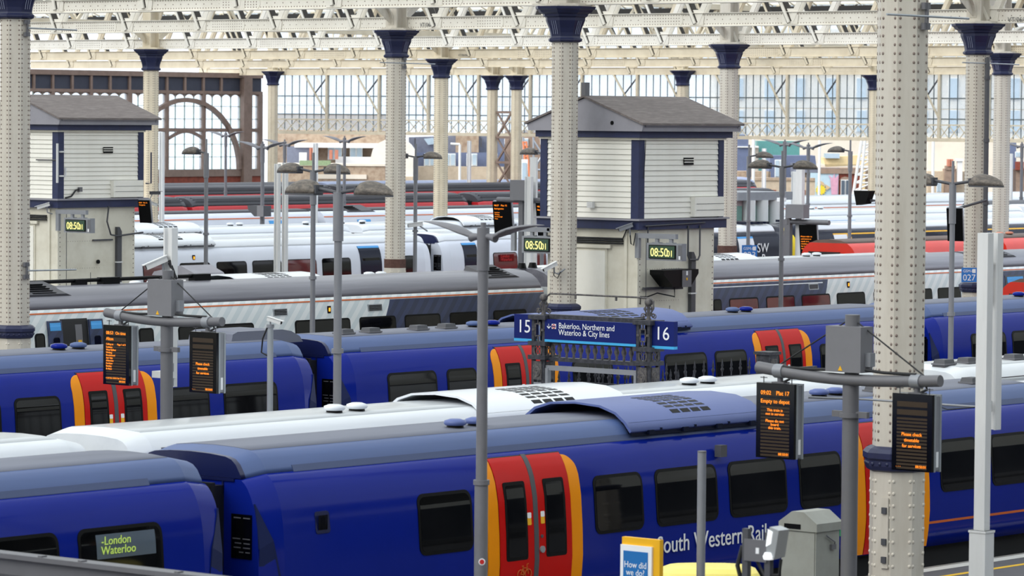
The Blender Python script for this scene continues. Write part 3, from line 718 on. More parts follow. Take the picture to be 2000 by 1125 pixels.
def pod(t, x0, x1, shell, slots=True, z=0.0, cols=4, rows=7, roofp=None):
    """Air-conditioning pod: a curved raised skin with slots, open at the ends."""
    pts = [(.30, 2.60 + z), (.42, 2.74 + z), (.60, 2.87 + z), (.9, 2.96 + z), (1.4, 2.99 + z)]
    top = [(x, ) for x in (0,)]
    full = pts + [(WID - y, q) for y, q in reversed(pts[:-1])]
    inner = [(y + (.03 if y < 1.4 else -.03 if y > 1.4 else 0), q - .03) for y, q in full]
    ringp = full + list(reversed(inner))
    sh = MB().loft([[(x, y, q) for y, q in ringp] for x in (x0, x1)], True).build('air_unit', shell, t)
    MB().box(x0 + .06, .40, 2.55 + z, x1 - .06, WID - .40, 2.72 + z).build('unit_body', 'train_navy' if shell != 'train_white' else 'mid_grey', sh)
    sd = MB().box(x0 + .05, .33, 2.52 + z, x1 - .05, .36, 2.62 + z)
    for k in range(4):
        xx = x0 + (x1 - x0) * (.12 + .25 * k); sd.box(xx, .27, 2.53 + z, xx + .12, .34, 2.6 + z)
        sd.box(xx + .3, .29, 2.585 + z, xx + .34, .34, 2.62 + z)
    sd.build('unit_latches', 'dark_grey' if shell != 'pod_blue' else 'train_navy', sh)
    if slots:
        g0 = x0 + (x1 - x0) * .36; g1 = x0 + (x1 - x0) * .66; sl = None
        zz = lambda y: next(q0 + (q1 - q0) * (y - y0) / (y1 - y0) for (y0, q0), (y1, q1) in zip(pts, pts[1:]) if y <= y1 + 1e-6)
        w = (g1 - g0) / cols
        for j in range(rows):
            ya = .50 + j * .125; yb = ya + .07
            for i in range(cols):
                a = g0 + i * w + .04; b = a + w * .78; dx = j * .012
                o = MB().add([(0, ya, zz(ya) + .004), (b - a, ya, zz(ya) + .004), (b - a, yb, zz(yb) + .004), (0, yb, zz(yb) + .004), (0, ya, zz(ya) - .02), (b - a, ya, zz(ya) - .02), (b - a, yb, zz(yb) - .02), (0, yb, zz(yb) - .02)],
                             [(0, 1, 2, 3), (0, 4, 5, 1), (1, 5, 6, 2), (2, 6, 7, 3), (3, 7, 4, 0)]) if i == 0 else None
                if i == 0: sl = o.build('grille_slot', 'black', sh, (a, 0, 0))
                else: same(sl, sh, (a, 0, 0))
def grille(t, S, x0, x1, z0, z1, m='train_blue_dark', n=6):
    g = plate(S, rrect(x0, z0, x1, z1, .04, 2), .01).build('side_grille', m, t)
    mb = MB()
    for i in range(n):
        xa = x0 + .05 + (x1 - x0 - .1) * i / n
        mb.box(xa, ysurf(S, z0) - .016, z0 + .05, xa + (x1 - x0 - .1) / n * .5, ysurf(S, z0) - .006, z1 - .05)
    mb.build('grille_slats', 'black', g)
def lamp_side(t, S, x, z):
    b = MB().box(x - .06, ysurf(S, z) - .03, z - .1, x + .06, ysurf(S, z), z + .1).build('side_lamp', 'black', t)
    MB().box(x - .03, ysurf(S, z) - .036, z - .05, x + .03, ysurf(S, z) - .03, z + .05).build('lamp_lens', 'lamp_orange', b)
def carriage(label, x0, L, c, body, roof, S=SIDE, R=ROOF, taper=True, group='train carriages', gang=True, dz=0.0, endm=None):
    t = thing('train_carriage', label, 'train', (x0, c, dz), 0, group)
    e = [(0, .09, .08), (.42, .0, .0), (L - .42, .0, .0), (L, .09, .08)] if taper else [(0, 0, 0), (L, 0, 0)]
    MB().loft(lofted(S, e)).build('body', body, t)
    rr = [(x + (.04 if i == 0 else -.04 if i == len(e) - 1 else 0), a, d) for i, (x, a, d) in enumerate(e)]
    MB().loft(lofted(R, rr)).build('roof', roof, t)
    top = {'train_roof_blue': 'roof_top_blue', 'train_white_roof': 'roof_top_white', 'train_white': 'roof_top_white'}.get(roof)
    if top:
        rp = [(y, z + .006) for y, z in R if y >= .66]; rp = rp + [(WID - y, z) for y, z in reversed(rp[:-1])]
        MB().loft([[(x, y, z) for y, z in rp] + [(x, y, z - .03) for y, z in reversed(rp)] for x in (.45, L - .45)], True).build('roof_top_sheet', top, t)  # on white cars this sheet carries the painted reflection
    MB().box(.5, .25, -.75, L - .5, WID - .25, .28).build('underframe', 'underframe', t)
    if gang: MB().box(-.42, .75, -.1, 0.05, 2.05, 2.32).box(-.30, .7, -.1, -.22, 2.1, 2.37).build('gangway', 'rubber', t)
    return t
def gutter(t, x0, x1, R, m):
    (ya, za), (yb, zb) = R[0], R[1]
    MB().loft([[(x, ya - .012, za - .03), (x, ya - .012, za + .0), (x, yb - .0, zb + .015), (x, yb + .06, zb + .01), (x, ya + .1, za - .03)] for x in (x0, x1)], False).build('gutter_strip', m, t)
def end_details(t, m='train_blue_dark'):
    MB().box(-.02, .55, 2.38, .03, 2.25, 2.42).box(-.015, .75, 2.18, .02, .78, 2.40).build('end_rail', m, t)
    MB().loft([[(x, y, z + .015) for y, z in loop(ROOF, .08, .08)] for x in (.0, .09)], True).build('roof_end_lip', m, t)
    pass
    p = MB().box(-.012, .22, 1.35, .004, .6, 1.95).build('info_panel', 'black_gloss', t)
    for i, (z, w) in enumerate(((1.9, .3), (1.62, .32), (1.56, .28), (1.50, .3), (1.44, .2))):
        MB().box(-.014, .25, z - .008, -.010, .25 + w * .42, z + .008).box(-.014, .27 + w * .5, z - .008, -.010, .25 + w, z + .008).build('panel_print', 'mid_grey', p)

def offX(px, py, c, z): # X of the point of that sight line at height z, on a train of line c
    return onY(px, py, c + (1.05 if z > 2.7 else .35)).x
# --- near blue train
C1 = 35.8
xe, xs = sx(446, C1, 1000), sx(516, C1, 1000)
n1 = carriage('near blue carriage at the lower left with a lit destination in its window', xe - 20.2, 20.2, C1, 'train_blue', 'train_roof_blue', gang=False)
Lx = xe - 20.2
gutter(n1, .9, 19.1, ROOF, 'gutter_blue')
for a, b in ((158, 322), (-60, 120), (-330, -150)): 
    wz = window(n1, SIDE, sx(a, C1, 1070) - Lx, sx(b, C1, 1070) - Lx)
dx = sx(192, C1, 1060) - Lx
pl = rplate(SIDE, dx, 1.62, dx + 1.05, 1.93, .01, .021, .003).build('destination_screen', 'window_dark', n1)
text('destination_words', '-London\nWaterloo', .155, 'led_green', n1, (dx + .06, .008, 1.80), FACE_Y, .002, space=.8)
n2 = carriage('near blue carriage with red and yellow doors and white lettering', xs, 20.2, C1, 'train_blue', 'train_roof_blue')
Q = lambda px, py=980: sx(px, C1, py) - xs
gutter(n2, .95, 19.2, ROOF, 'gutter_blue')
for a, b in ((821, 926), (1164, 1259), (1284, 1404), (1427, 1539), (1564, 1646), (1838, 1912), (1938, 2012)): window(n2, SIDE, Q(a), Q(b))
doors_red(n2, SIDE, Q(954), Q(1138), bike=True); doors_red(n2, SIDE, Q(1674), Q(1815))
grille(n2, SIDE, Q(621), Q(649), 1.63, 1.93)
end_details(n2)
MB().box(Q(1405), -.02, 2.12, Q(1417), .1, 2.30).build('side_box', 'dark_grey', n2)
strip(SIDE, lambda z: Q(1815), lambda z: 19.6, .66, .70, .004, .004, 1).build('orange_stripe', 'train_orange', n2)
text('operator_lettering', 'South Western Railway', .375, 'sign_white', n2, (Q(1281, 1085), -.016, .76), FACE_Y, .004, squash=.93)
MB().box(Q(1640), -.012, .66, Q(1647), 0, .76).build('green_sticker', 'green_sticker', n2)
for px in (889, 930): mushroom(n2, offX(px, 825, C1, 2.86) - xs, 1.05, 'pod_blue')
for px in (1600, 1632): mushroom(n2, offX(px, 765, C1, 2.86) - xs, 1.05, 'pod_blue')
for px in (1712, 1898): boxvent(n2, offX(px, 745, C1, 2.86) - xs, 1.05)
pod(n2, offX(1228, 835, C1, 2.6) - xs, offX(1492, 812, C1, 2.6) - xs, 'pod_blue')
# --- white-roofed train standing right behind it
C1W = 38.95
za = offX(190, 875, C1W, 2.6); zb = offX(262, 862, C1W, 2.6)
w1 = carriage('white-roofed carriage at the left edge behind the near blue one', za - 20.3, 20.3, C1W, 'train_white', 'train_white_roof', gang=False)
w2 = carriage('long white-roofed carriage lying between the near blue train and the platform sign', zb, 20.3, C1W, 'train_white', 'train_white_roof')
w3 = carriage('white-roofed carriage right of the big near column', zb + 21.0, 20.3, C1W, 'train_white', 'train_white_roof')
q = lambda px, py: offX(px, py, C1W, 2.86)
for px in (653, 697): mushroom(w2, q(px, 790) - zb, 1.05, 'train_white')
for px in (1346, 1382): mushroom(w2, q(px, 735) - zb, 1.05, 'train_white')
pod(w2, offX(948, 795, C1W, 2.6) - zb, offX(1235, 770, C1W, 2.6) - zb, 'train_white', z=-.05)
for px in (1844, 1890, 1980): boxvent(w3, q(px, 695) - zb - 21.0, 1.05)
for px in (1605, 1640): pass
for w in (w1, w2, w3): MB().box(.5, .30, 2.55, 19.8, .32, 2.57).build('roof_seam', 'mid_grey', w)

# --- second blue train, behind the platform sign
C2 = 53.2
B2 = lambda px, py=720: sx(px, C2, py)
e1, s2, e2, s3 = B2(626), B2(672), B2(1794), B2(1826)
def blue_car(label, x0, L): 
    t = carriage(label, x0, L, C2, 'train_blue', 'train_roof_blue'); gutter(t, .9, L - .9, ROOF, 'gutter_blue'); end_details(t); return t
b1 = blue_car('blue carriage at the left behind the departure boards, with a red and yellow door', e1 - 20.2, 20.2); u1 = e1 - 20.2
for a, b in ((32, 122), (-70, 5), (333, 412), (440, 545)): window(b1, SIDE, B2(a, 800) - u1, B2(b, 780) - u1)
doors_red(b1, SIDE, B2(148, 780) - u1, B2(308, 770) - u1)
for px in (115, 153): mushroom(b1, offX(px, 675, C2, 2.86) - u1, 1.05, 'train_blue' if px < 130 else 'train_roof_blue')
MB().prism([(0, 2.7), (2.1, 2.7), (2.0, 2.82), (1.75, 2.93), (1.5, 2.97), (.2, 2.97), (.06, 2.92)], lambda u, v, a: (offX(440, 690, C2, 2.85) - u1 + u, a, v), .9, 2.1).build('roof_fairing', 'roof_top_blue', b1)
def facets(t, L):
    for xe, s in ((0, 1), (L, -1)):
        P_ = lambda d, z: (xe + s * d, ysurf(SIDE, z) * .94 + .09 * (1 - d / .42) - .022, z)
        q = [P_(.01, 2.1), P_(.01, 1.5), P_(.01, .3), P_(.41, .3), P_(.36, 1.0), P_(.24, 1.6)]
        MB().add(q + [(x, y + .03, z) for x, y, z in q], [tuple(range(6)), (0, 1, 7, 6), (3, 4, 10, 9), (4, 5, 11, 10), (5, 0, 6, 11)]).build('end_facet', 'end_facet', t)
b2 = blue_car('blue carriage running behind the platform sign', s2, e2 - s2)
for a, b in ((761, 857), (877, 935), (1122, 1200), (1302, 1384), (1400, 1462), (1605, 1690), (1715, 1775)): window(b2, SIDE, B2(a) - s2, B2(b) - s2)
doors_red(b2, SIDE, B2(968) - s2, B2(1095) - s2); doors_red(b2, SIDE, B2(1479, 700) - s2, B2(1588, 700) - s2)
for px, mm in ((925, 'train_roof_blue'), (962, 'train_blue'), (1431, 'train_roof_blue'), (1457, 'train_blue')): mushroom(b2, offX(px, 632 if px < 1000 else 606, C2, 2.86) - s2, 1.05, mm)
for px, py in ((672, 650), (724, 645), (817, 640), (872, 636)): boxvent(b2, offX(px, py, C2, 2.86) - s2, 1.05)
pod(b2, offX(1105, 650, C2, 2.6) - s2, offX(1350, 625, C2, 2.6) - s2, 'pod_blue')
b3 = blue_car('blue carriage at the right edge beyond the near column', s3, 20.2)
for a, b in ((1900, 1968), (1980, 2050)): window(b3, SIDE, B2(a, 680) - s3, B2(b, 680) - s3)
mushroom(b3, offX(1990, 575, C2, 2.86) - s3, 1.05, 'train_blue')
MB().box(-.014, .25, 1.35, .004, .65, 2.0).build('end_notice', 'black_gloss', b3)
for t_, l_ in ((n1, 20.2), (n2, 20.2), (b1, 20.2), (b2, e2 - s2), (b3, 20.2)): facets(t_, l_)
# --- red coach glimpsed at the right edge
rd = carriage('red coach with a brown roof cut by the right edge behind the white post', sx(2105, 58.5, 560), 20, 58.5, 'red_coach_bright', 'brown_roof', S=RSIDE, R=RROOF, taper=False)

# --- grey roofed train with slanting bands
C3 = 72.5
D3 = lambda px, py=580: sx(px, C3, py)
x3a, x3b = D3(62), D3(1090)
def grey_car(label, x0, L, dark, lo):
    t = carriage(label, x0, L, C3, 'print_pale', 'train_grey_roof', SIDE9, ROOF9, taper=False)
    for (a, b) in dark:
        strip(SIDE9, lambda z, a=a: a[0] + a[1] * (z - .3), lambda z, b=b: b[0] + b[1] * (z - .3), .3, 2.17, .006, .004, 8).build('navy_print', 'print_navy', t)
    strip(SIDE9, lambda z: 0, lambda z: L, 2.19, 2.225, .012, .012, 1).build('orange_stripe', 'train_orange', t)
    return t
L3 = x3b - x3a - .5
g1 = grey_car('grey-roofed carriage with pale slanting bands behind the left departure boards', x3a, L3, [((D3(720, 640) - x3a, .55), (L3, 0))], 0)
for a, b in ((70, 90), (273, 302), (350, 412), (425, 498), (578, 686), (704, 775), (792, 862), (880, 935), (965, 1030)):
    window(g1, SIDE9, D3(a, 640) - x3a, D3(b, 640) - x3a, 1.05, 1.72, .1)
for a in (95, 175): 
    lf = strip(SIDE9, lambda z, a=a: D3(a, 650) - x3a, lambda z, a=a: D3(a + 27, 650) - x3a, .3, 2.02, .07, .05).build('plug_door', 'print_navy', g1)
    strip(SIDE9, lambda z, a=a: D3(a + 3, 650) - x3a, lambda z, a=a: D3(a + 24, 650) - x3a, 1.9, 1.97, .08, .01).build('blue_flash', 'sky_blue_print', lf)
    plate(SIDE9, rrect(D3(a + 8, 650) - x3a, .9, D3(a + 20, 650) - x3a, 1.6, .06), .085).build('pane', 'train_glass', lf)
strip(SIDE9, lambda z: D3(122, 650) - x3a, lambda z: D3(175, 650) - x3a, .3, 2.05, .008, .006).build('doorway', 'rubber', g1)
strip(SIDE9, lambda z: D3(150, 650) - x3a, lambda z: D3(163, 650) - x3a, .3, 1.9, .014, .006).build('doorway_panel', 'mid_grey', g1)
strip(SIDE9, lambda z: D3(154, 650) - x3a, lambda z: D3(161, 650) - x3a, 1.35, 1.5, .02, .006).build('door_notice', 'sign_yellow', g1)
for px in (552, 737):
    f = plate(SIDE9, rrect(D3(px - 14, 597) - x3a, 1.86, D3(px + 14, 597) - x3a, 2.06, .01, 1), .012).build('side_grille', 'galv_metal', g1)
    mb = MB()
    for k in range(4): mb.box(D3(px - 12, 597) - x3a, .062, 1.885 + k * .042, D3(px + 12, 597) - x3a, .075, 1.91 + k * .042)
    mb.build('grille_slats', 'black', f)
lamp_side(g1, SIDE9, D3(647, 597) - x3a, 1.97)
def roof_box(t, x, L=1.9):
    o = MB().prism([(0, 0), (L, 0), (L - .5, .16), (.1, .16)], lambda u, v, a: (x + u, a, 2.52 + v + (a - .45) * .32), .45, 1.35).build('roof_box', 'train_dark_roof', t)
    mb = MB()
    for k in range(5): mb.box(x + .3, .5 + k * .13, 2.71 + k * .042, x + 1.1, .56 + k * .13, 2.72 + k * .05)
    mb.build('box_louvres', 'black', o)
roof_box(g1, D3(75, 580) - x3a); roof_box(g1, L3 - 2.2, 1.8)
pp = MB().tube([(.3, 1.5, 2.93), (offX(430, 545, C3, 2.9) - x3a, 1.5, 2.95)], .05, 8)
for px in (95, 178): pp.box(offX(px, 548, C3, 2.9) - x3a - .2, 1.4, 2.8, offX(px, 548, C3, 2.9) - x3a + .2, 1.6, 2.97)
for px in (234, 412): pp.box(offX(px, 545, C3, 2.9) - x3a - .3, 1.35, 2.8, offX(px, 545, C3, 2.9) - x3a + .3, 1.6, 3.0)
pp.build('roof_pipe', 'black', g1)
L3b = 22.6
g2 = grey_car('grey-roofed carriage right of the weatherboarded hut with maroon windows', x3b, L3b, [((0, 0), (D3(1590, 590) - x3b, .5))], 0)
for (a, b, gl) in ((1395, 1411, 'train_glass'), (1426, 1483, 'train_glass_red'), (1498, 1554, 'train_glass_red'), (1567, 1623, 'train_glass_red'), (1636, 1691, 'train_glass'), (1708, 1722, 'train_glass'), (1800, 1822, 'train_glass'), (1833, 1878, 'train_glass'), (1250, 1305, 'train_glass'), (1320, 1375, 'train_glass')):
    window(g2, SIDE9, D3(a, 590) - x3b, D3(b, 590) - x3b, 1.05, 1.72, .1, gl)
strip(SIDE9, lambda z: .2, lambda z: D3(1612, 550) - x3b, 2.06, 2.09, .016, .006, 1).build('white_line', 'train_white', g2)
f = plate(SIDE9, rrect(D3(1584, 551) - x3b, 1.86, D3(1603, 551) - x3b, 2.06, .01, 1), .012).build('side_grille', 'galv_metal', g2)
MB().box(D3(1586, 551) - x3b, .062, 1.89, D3(1601, 551) - x3b, .075, 2.03).build('grille_slats', 'dark_grey', f)
lamp_side(g2, SIDE9, D3(1661, 549) - x3b, 1.97)
for px in (1037, 1058): MB().lathe([(.15, 0), (.1, .16)], 10).build('roof_vent', 'black', g2, (offX(px, 523, C3, 2.9) - x3b, 1.4, 2.82))
g3 = grey_car('grey-roofed carriage end with a dark door at the right edge', x3b + L3b + .5, 20, [((0, 0), (2.6, .4))], 0)
roof_box(g3, .7)
for k in (0, 1): pass
strip(SIDE9, lambda z: 1.0, lambda z: 2.2, .3, 2.02, .02, .02).build('plug_door', 'dark_grey', g3)
strip(SIDE9, lambda z: 1.1, lambda z: 2.1, 1.88, 1.97, .03, .01).build('blue_flash', 'sky_blue_print', g3)

# --- white roof right behind it
C3W = 76.15
h1 = carriage('white-roofed carriage tucked behind the grey-roofed one, left part', D3(60), offX(1062, 525, C3W, 2.86) - D3(60), C3W, 'train_white', 'train_white_roof', dz=-.23); x = h1.location.x
for px in (264, 298): mushroom(h1, offX(px, 543, C3W, 2.86) - x, 1.05, 'train_white')
for px in (721, 744): mushroom(h1, offX(px, 527, C3W, 2.86) - x, 1.05, 'train_white')
pod(h1, offX(478, 545, C3W, 2.6) - x, offX(640, 540, C3W, 2.6) - x, 'train_white')
h2 = carriage('white-roofed carriage tucked behind the grey-roofed one, right of the hut', offX(1080, 520, C3W, 2.86), 21, C3W, 'train_white', 'train_white_roof', dz=-.14); x = h2.location.x
for px in (1575, 1595): mushroom(h2, offX(px, 495, C3W, 2.86) - x, 1.05, 'train_white')
pod(h2, offX(1375, 512, C3W, 2.6) - x, offX(1490, 505, C3W, 2.6) - x, 'train_white')
# --- red coach with brown roof, right
C3R = 83.0
r1 = carriage('bright red coach with a weathered brown roof behind the grey-roofed train', sx(1678, C3R, 485), 9.6, C3R, 'red_coach_bright', 'brown_roof', S=RSIDE, R=RROOF, taper=False); x = r1.location.x
r2 = carriage('bright red coach continuing right of the big near column', x + 10.3, 20, C3R, 'red_coach_bright', 'brown_roof', S=RSIDE, R=RROOF, taper=False)
for px, py in ((1655, 488),): MB().tube([(.2, -.06, 1.9), (.25, -.08, 2.15), (2.2, -.08, 2.15)], .05, 6).build('grab_rail', 'red_coach', r1)
for xx in (.8, 1.5): mushroom(r2, xx, 1.05, 'terracotta')

# --- white train with dark windows, middle distance
C4 = 98.5
W4 = lambda px, py=510: sx(px, C4, py)
k1 = carriage('white carriage with dark windows behind the lamp posts, left of the rust-banded column', W4(846) - 22.5, 22.5, C4, 'train_pale', 'train_white', gang=False); x = W4(846) - 22.5
for (a, b, gl) in ((281, 331, 'train_glass_red'), (353, 413, 'train_glass'), (425, 484, 'train_glass'), (495, 552, 'train_glass'), (563, 620, 'train_glass_red'), (631, 687, 'train_glass'), (780, 812, 'train_glass')):
    window(k1, SIDE, W4(a) - x, W4(b) - x, 1.16, 1.98, .12, gl, 'black', .03)
lamp_side(k1, SIDE, W4(383, 505) - x, 2.15)
def grey_door(t, S, x0, x1, flash='sky_blue_print'):
    d = strip(S, lambda z: x0, lambda z: x1, .3, 2.38, .02, .02).build('door', 'train_navy', t)
    plate(S, rrect(x0 + .1, .95, x1 - .1, 1.95, .06), .03).build('pane', 'train_glass', d)
    strip(S, lambda z: x0, lambda z: x1, 2.31, 2.39, .028, .02, 2).build('blue_flash', flash, d)
    plate(S, rrect(x1 - .13, 1.1, x1 - .04, 1.25, .01, 1), .034, .004).build('warning_sticker', 'sign_yellow', d)
grey_door(k1, SIDE, W4(706) - x, W4(747) - x)
pod(k1, offX(255, 470, C4, 2.6) - x, offX(420, 465, C4, 2.6) - x, 'train_white')
n1x = W4(1528, 460)
k2 = carriage('white carriage right of the dark gangway gap, left of the near riveted column', W4(870), n1x - 9.6 - W4(870), C4, 'train_pale', 'train_white'); x = k2.location.x
for (a, b, gl) in ((965, 1012, 'train_glass_red'), (1022, 1068, 'train_glass_red')): window(k2, SIDE, W4(a, 500) - x, W4(b, 500) - x, 1.16, 1.98, .12, gl, 'black', .03)
grey_door(k2, SIDE, W4(909, 500) - x, W4(936, 500) - x)
end_details(k2)
pl = MB().box(W4(976, 497) - x, .0, 1.62, W4(1004, 497) - x, .01, 1.9).build('destination_screen', 'train_glass_red', k2)
text('destination_words', 'London\nWaterloo', .17, 'sign_red', k2, (W4(978, 497) - x, -.008, 1.78), FACE_Y, .002, space=.8)
for px in (703, 791): pass
# navy and white units nose to nose, right of the hut
def nose(t, xt, sgn, S, R):
    secs = [[(xt + sgn * d, y, z) for y, z in loop(S + R[1:], i, dr)] for d, i, dr in ((-.0, 0, 0), (.5, .05, .05), (.95, .2, .2), (1.25, .45, .5))]
    MB().loft(secs[:3]).build('cab_side', 'train_navy', t); MB().loft(secs[2:]).build('cab_front', 'nose_yellow', t)
n1x = W4(1528, 460)
s1 = carriage('navy and white unit with a yellow nose and white lettering right of the hut', n1x - 9, 9, C4, 'train_navy', 'train_white', taper=False, gang=False); x = n1x - 9
nose(s1, 9, 1, SIDE, ROOF)
d = strip(SIDE, lambda z: W4(1446, 470) - x, lambda z: W4(1476, 470) - x, .3, 2.3, .012, .02).build('door', 'train_white', s1)
strip(SIDE, lambda z: W4(1446, 470) - x, lambda z: W4(1476, 470) - x, 2.22, 2.3, .02, .02, 2).build('blue_flash', 'sky_blue_print', d)
plate(SIDE, rrect(W4(1454, 470) - x, .9, W4(1471, 470) - x, 1.95, .06), .03).build('pane', 'train_glass', d)
text('unit_lettering', 'SW', .56, 'sign_white', s1, (W4(1479, 490) - x, .01, 1.62), FACE_Y, .003)
text('unit_lettering', 'R', .56, 'sign_white', s1, (W4(1487, 490) - x, -.012, 1.16), FACE_Y, .003)
for k in range(4): MB().box(7.2 + k * .45, .55, 2.80, 7.45 + k * .45, 2.2, 2.9).build('roof_louvre', 'train_navy', s1)
s2_ = W4(1592, 455)
s2c = carriage('navy, white and yellow unit whose yellow nose meets the other, under the lamp posts', s2_, 21, C4, 'train_navy', 'train_white', taper=False, gang=False)
nose(s2c, 0, -1, SIDE, ROOF)
Wx = lambda px, py=455: W4(px, py) - s2_
strip(SIDE, lambda z: Wx(1634), lambda z: 20.5, 2.26, 2.32, .012, .012, 1).build('yellow_line', 'sign_yellow', s2c)
d = strip(SIDE, lambda z: Wx(1634), lambda z: Wx(1667), .3, 2.26, .012, .02).build('door', 'train_white', s2c)
plate(SIDE, rrect(Wx(1640), .9, Wx(1655), 1.95, .06), .03).build('pane', 'train_glass', d)
strip(SIDE, lambda z: Wx(1660), lambda z: Wx(1667), .3, 2.26, .03, .02).build('yellow_edge', 'sign_yellow', d)
for k in range(4): MB().box(.1 + k * .45, .55, 2.80, .35 + k * .45, 2.2, 2.9).build('roof_louvre', 'train_navy', s2c)
MB().box(Wx(1625), -.012, 1.3, Wx(1629), .05, 1.5).build('notice', 'sign_yellow', s2c)

# --- farther trains
C5 = 113.0
v1 = carriage('white carriage behind the first white one, its roof pod at far left', sx(700, C5, 440) - 24, 24, C5, 'train_white', 'train_white', gang=False, dz=-.15); x = v1.location.x
pod(v1, offX(270, 448, C5, 2.6) - x, offX(395, 440, C5, 2.6) - x, 'train_white')
for px in (450, 468): mushroom(v1, offX(px, 434, C5, 2.86) - x, 1.05, 'train_white')
strip(SIDE, lambda z: sx(260, C5, 458) - x, lambda z: sx(455, C5, 458) - x + (z - 2.1) * 2, 2.05, 2.2, .012, .01, 2).build('navy_print', 'train_navy', v1)
strip(SIDE, lambda z: sx(475, C5, 458) - x, lambda z: sx(530, C5, 458) - x, 2.08, 2.2, .012, .01, 2).build('blue_flash', 'sky_blue_print', v1)
v2 = carriage('white carriage behind the first white one, right of the rust-banded column', sx(722, C5, 440), 30, C5, 'train_white', 'train_white', dz=-.15); x = v2.location.x
for px in (690, 760, 800): mushroom(v2 if px > 722 else v1, offX(px, 452, C5 - 3, 2.86) - (x if px > 722 else v1.location.x), .8, 'train_white')
pod(v2, offX(905, 430, C5, 2.6) - x, offX(1010, 425, C5, 2.6) - x, 'train_white')
v3 = carriage('white carriage roof under the two lamps right of the hut', x + 30.6, 22, C5, 'train_white', 'train_white'); x3 = v3.location.x
for px in (1585, 1602): mushroom(v3, offX(px, 405, C5, 2.86) - x3, 1.05, 'train_white')
strip(SIDE, lambda z: 2, lambda z: 6, 2.15, 2.24, .02, .01, 1).build('blue_flash', 'sky_blue_print', v3)
v4 = carriage('white carriage roof beyond the drainpipe column', x3 + 22.6, 22, C5, 'train_white', 'train_white')
C6 = 132.3
def grey6(label, x0, L):
    t = carriage(label, x0, L, C6, 'train_pale', 'train_dark_roof', RSIDE, RROOF, taper=False, dz=-.2)
    strip(RSIDE, lambda z: 0, lambda z: L, 2.40, 2.45, .012, .012, 1).build('orange_stripe', 'train_orange', t)
    return t
y1 = grey6('dark-roofed pale carriage with thin orange line, below the red coaches at left', sx(270, C6, 415), sx(622, C6, 415) - sx(270, C6, 415)); x = y1.location.x
strip(RSIDE, lambda z: sx(530, C6, 427) - x, lambda z: sx(562, C6, 427) - x, 2.1, 2.3, .02, .01, 2).build('door_head', 'sky_blue_print', y1)
y2 = grey6('dark-roofed pale carriage with thin orange line, behind the rust-banded column', sx(640, C6, 415), sx(1450, C6, 395) - .6 - sx(640, C6, 415)); x = y2.location.x
roof_box(y2, sx(690, C6, 405) - x, 2.5)
strip(RSIDE, lambda z: sx(702, C6, 425) - x, lambda z: sx(728, C6, 425) - x, 2.1, 2.26, .02, .01, 2).build('door_head', 'sky_blue_print', y2)
y3 = carriage('white far carriage with a thin orange line, behind the lamps right of the hut', sx(1450, C6, 395), 42, C6, 'train_white', 'train_white_roof', SIDE9, ROOF9, taper=False)
strip(SIDE9, lambda z: 0, lambda z: 42, 2.1, 2.16, .012, .012, 1).build('orange_stripe', 'train_orange', y3)
y4 = carriage('dark grey-green carriage roof at the right edge behind the drainpipe column', onY(1948, 440, 118).x, 40, 118.0, 'dark_grey', 'dark_grey', SIDE9, ROOF9, taper=False)
def red_far(label, x0, L, c, dz=0):
    t = carriage(label, x0, L, c, 'red_coach', 'train_dark_roof', SIDE9, ROOF9, taper=True, dz=dz)
    mb = MB()
    for k in range(5): mb.box(.3, .28 + k * .2, 2.50 + (.05, .13, .19, .22, .24)[k], L - .3, .33 + k * .2, 2.56 + (.05, .13, .19, .22, .24)[k])
    mb.build('roof_ribs', 'train_dark_roof', t)
    return t
C7 = 149.0
f1 = red_far('red coach with dark ribbed roof, left end of the nearer red row', sx(205, C7, 395), sx(372, C7, 395) - sx(205, C7, 395), C7)
f2 = red_far('red coach with dark ribbed roof in the nearer red row, behind the lamp heads', sx(382, C7, 395), sx(920, C7, 390) - sx(382, C7, 395), C7)
f3 = red_far('red coach in the nearer red row, right of the slim pale column', sx(940, C7, 390), 30, C7)
C8 = 166.0
red_far('red coach with dark ribbed roof in the farther red row, at the left', sx(240, C8, 375), sx(660, C8, 375) - sx(240, C8, 375), C8, .12)
red_far('red coach with dark ribbed roof in the farther red row, behind the slim pale column', sx(672, C8, 375), 44, C8, .12)
C9 = 178.0
carriage('dark-roofed coach lying farthest back, below the arched windows', sx(180, C9, 362), sx(640, C9, 362) - sx(180, C9, 362), C9, 'dark_grey', 'train_dark_roof', SIDE9, ROOF9)
carriage('bluish grey-roofed coach lying farthest back, below the brick houses', sx(652, C9, 362), 48, C9, 'far_roof', 'far_roof', SIDE9, ROOF9)
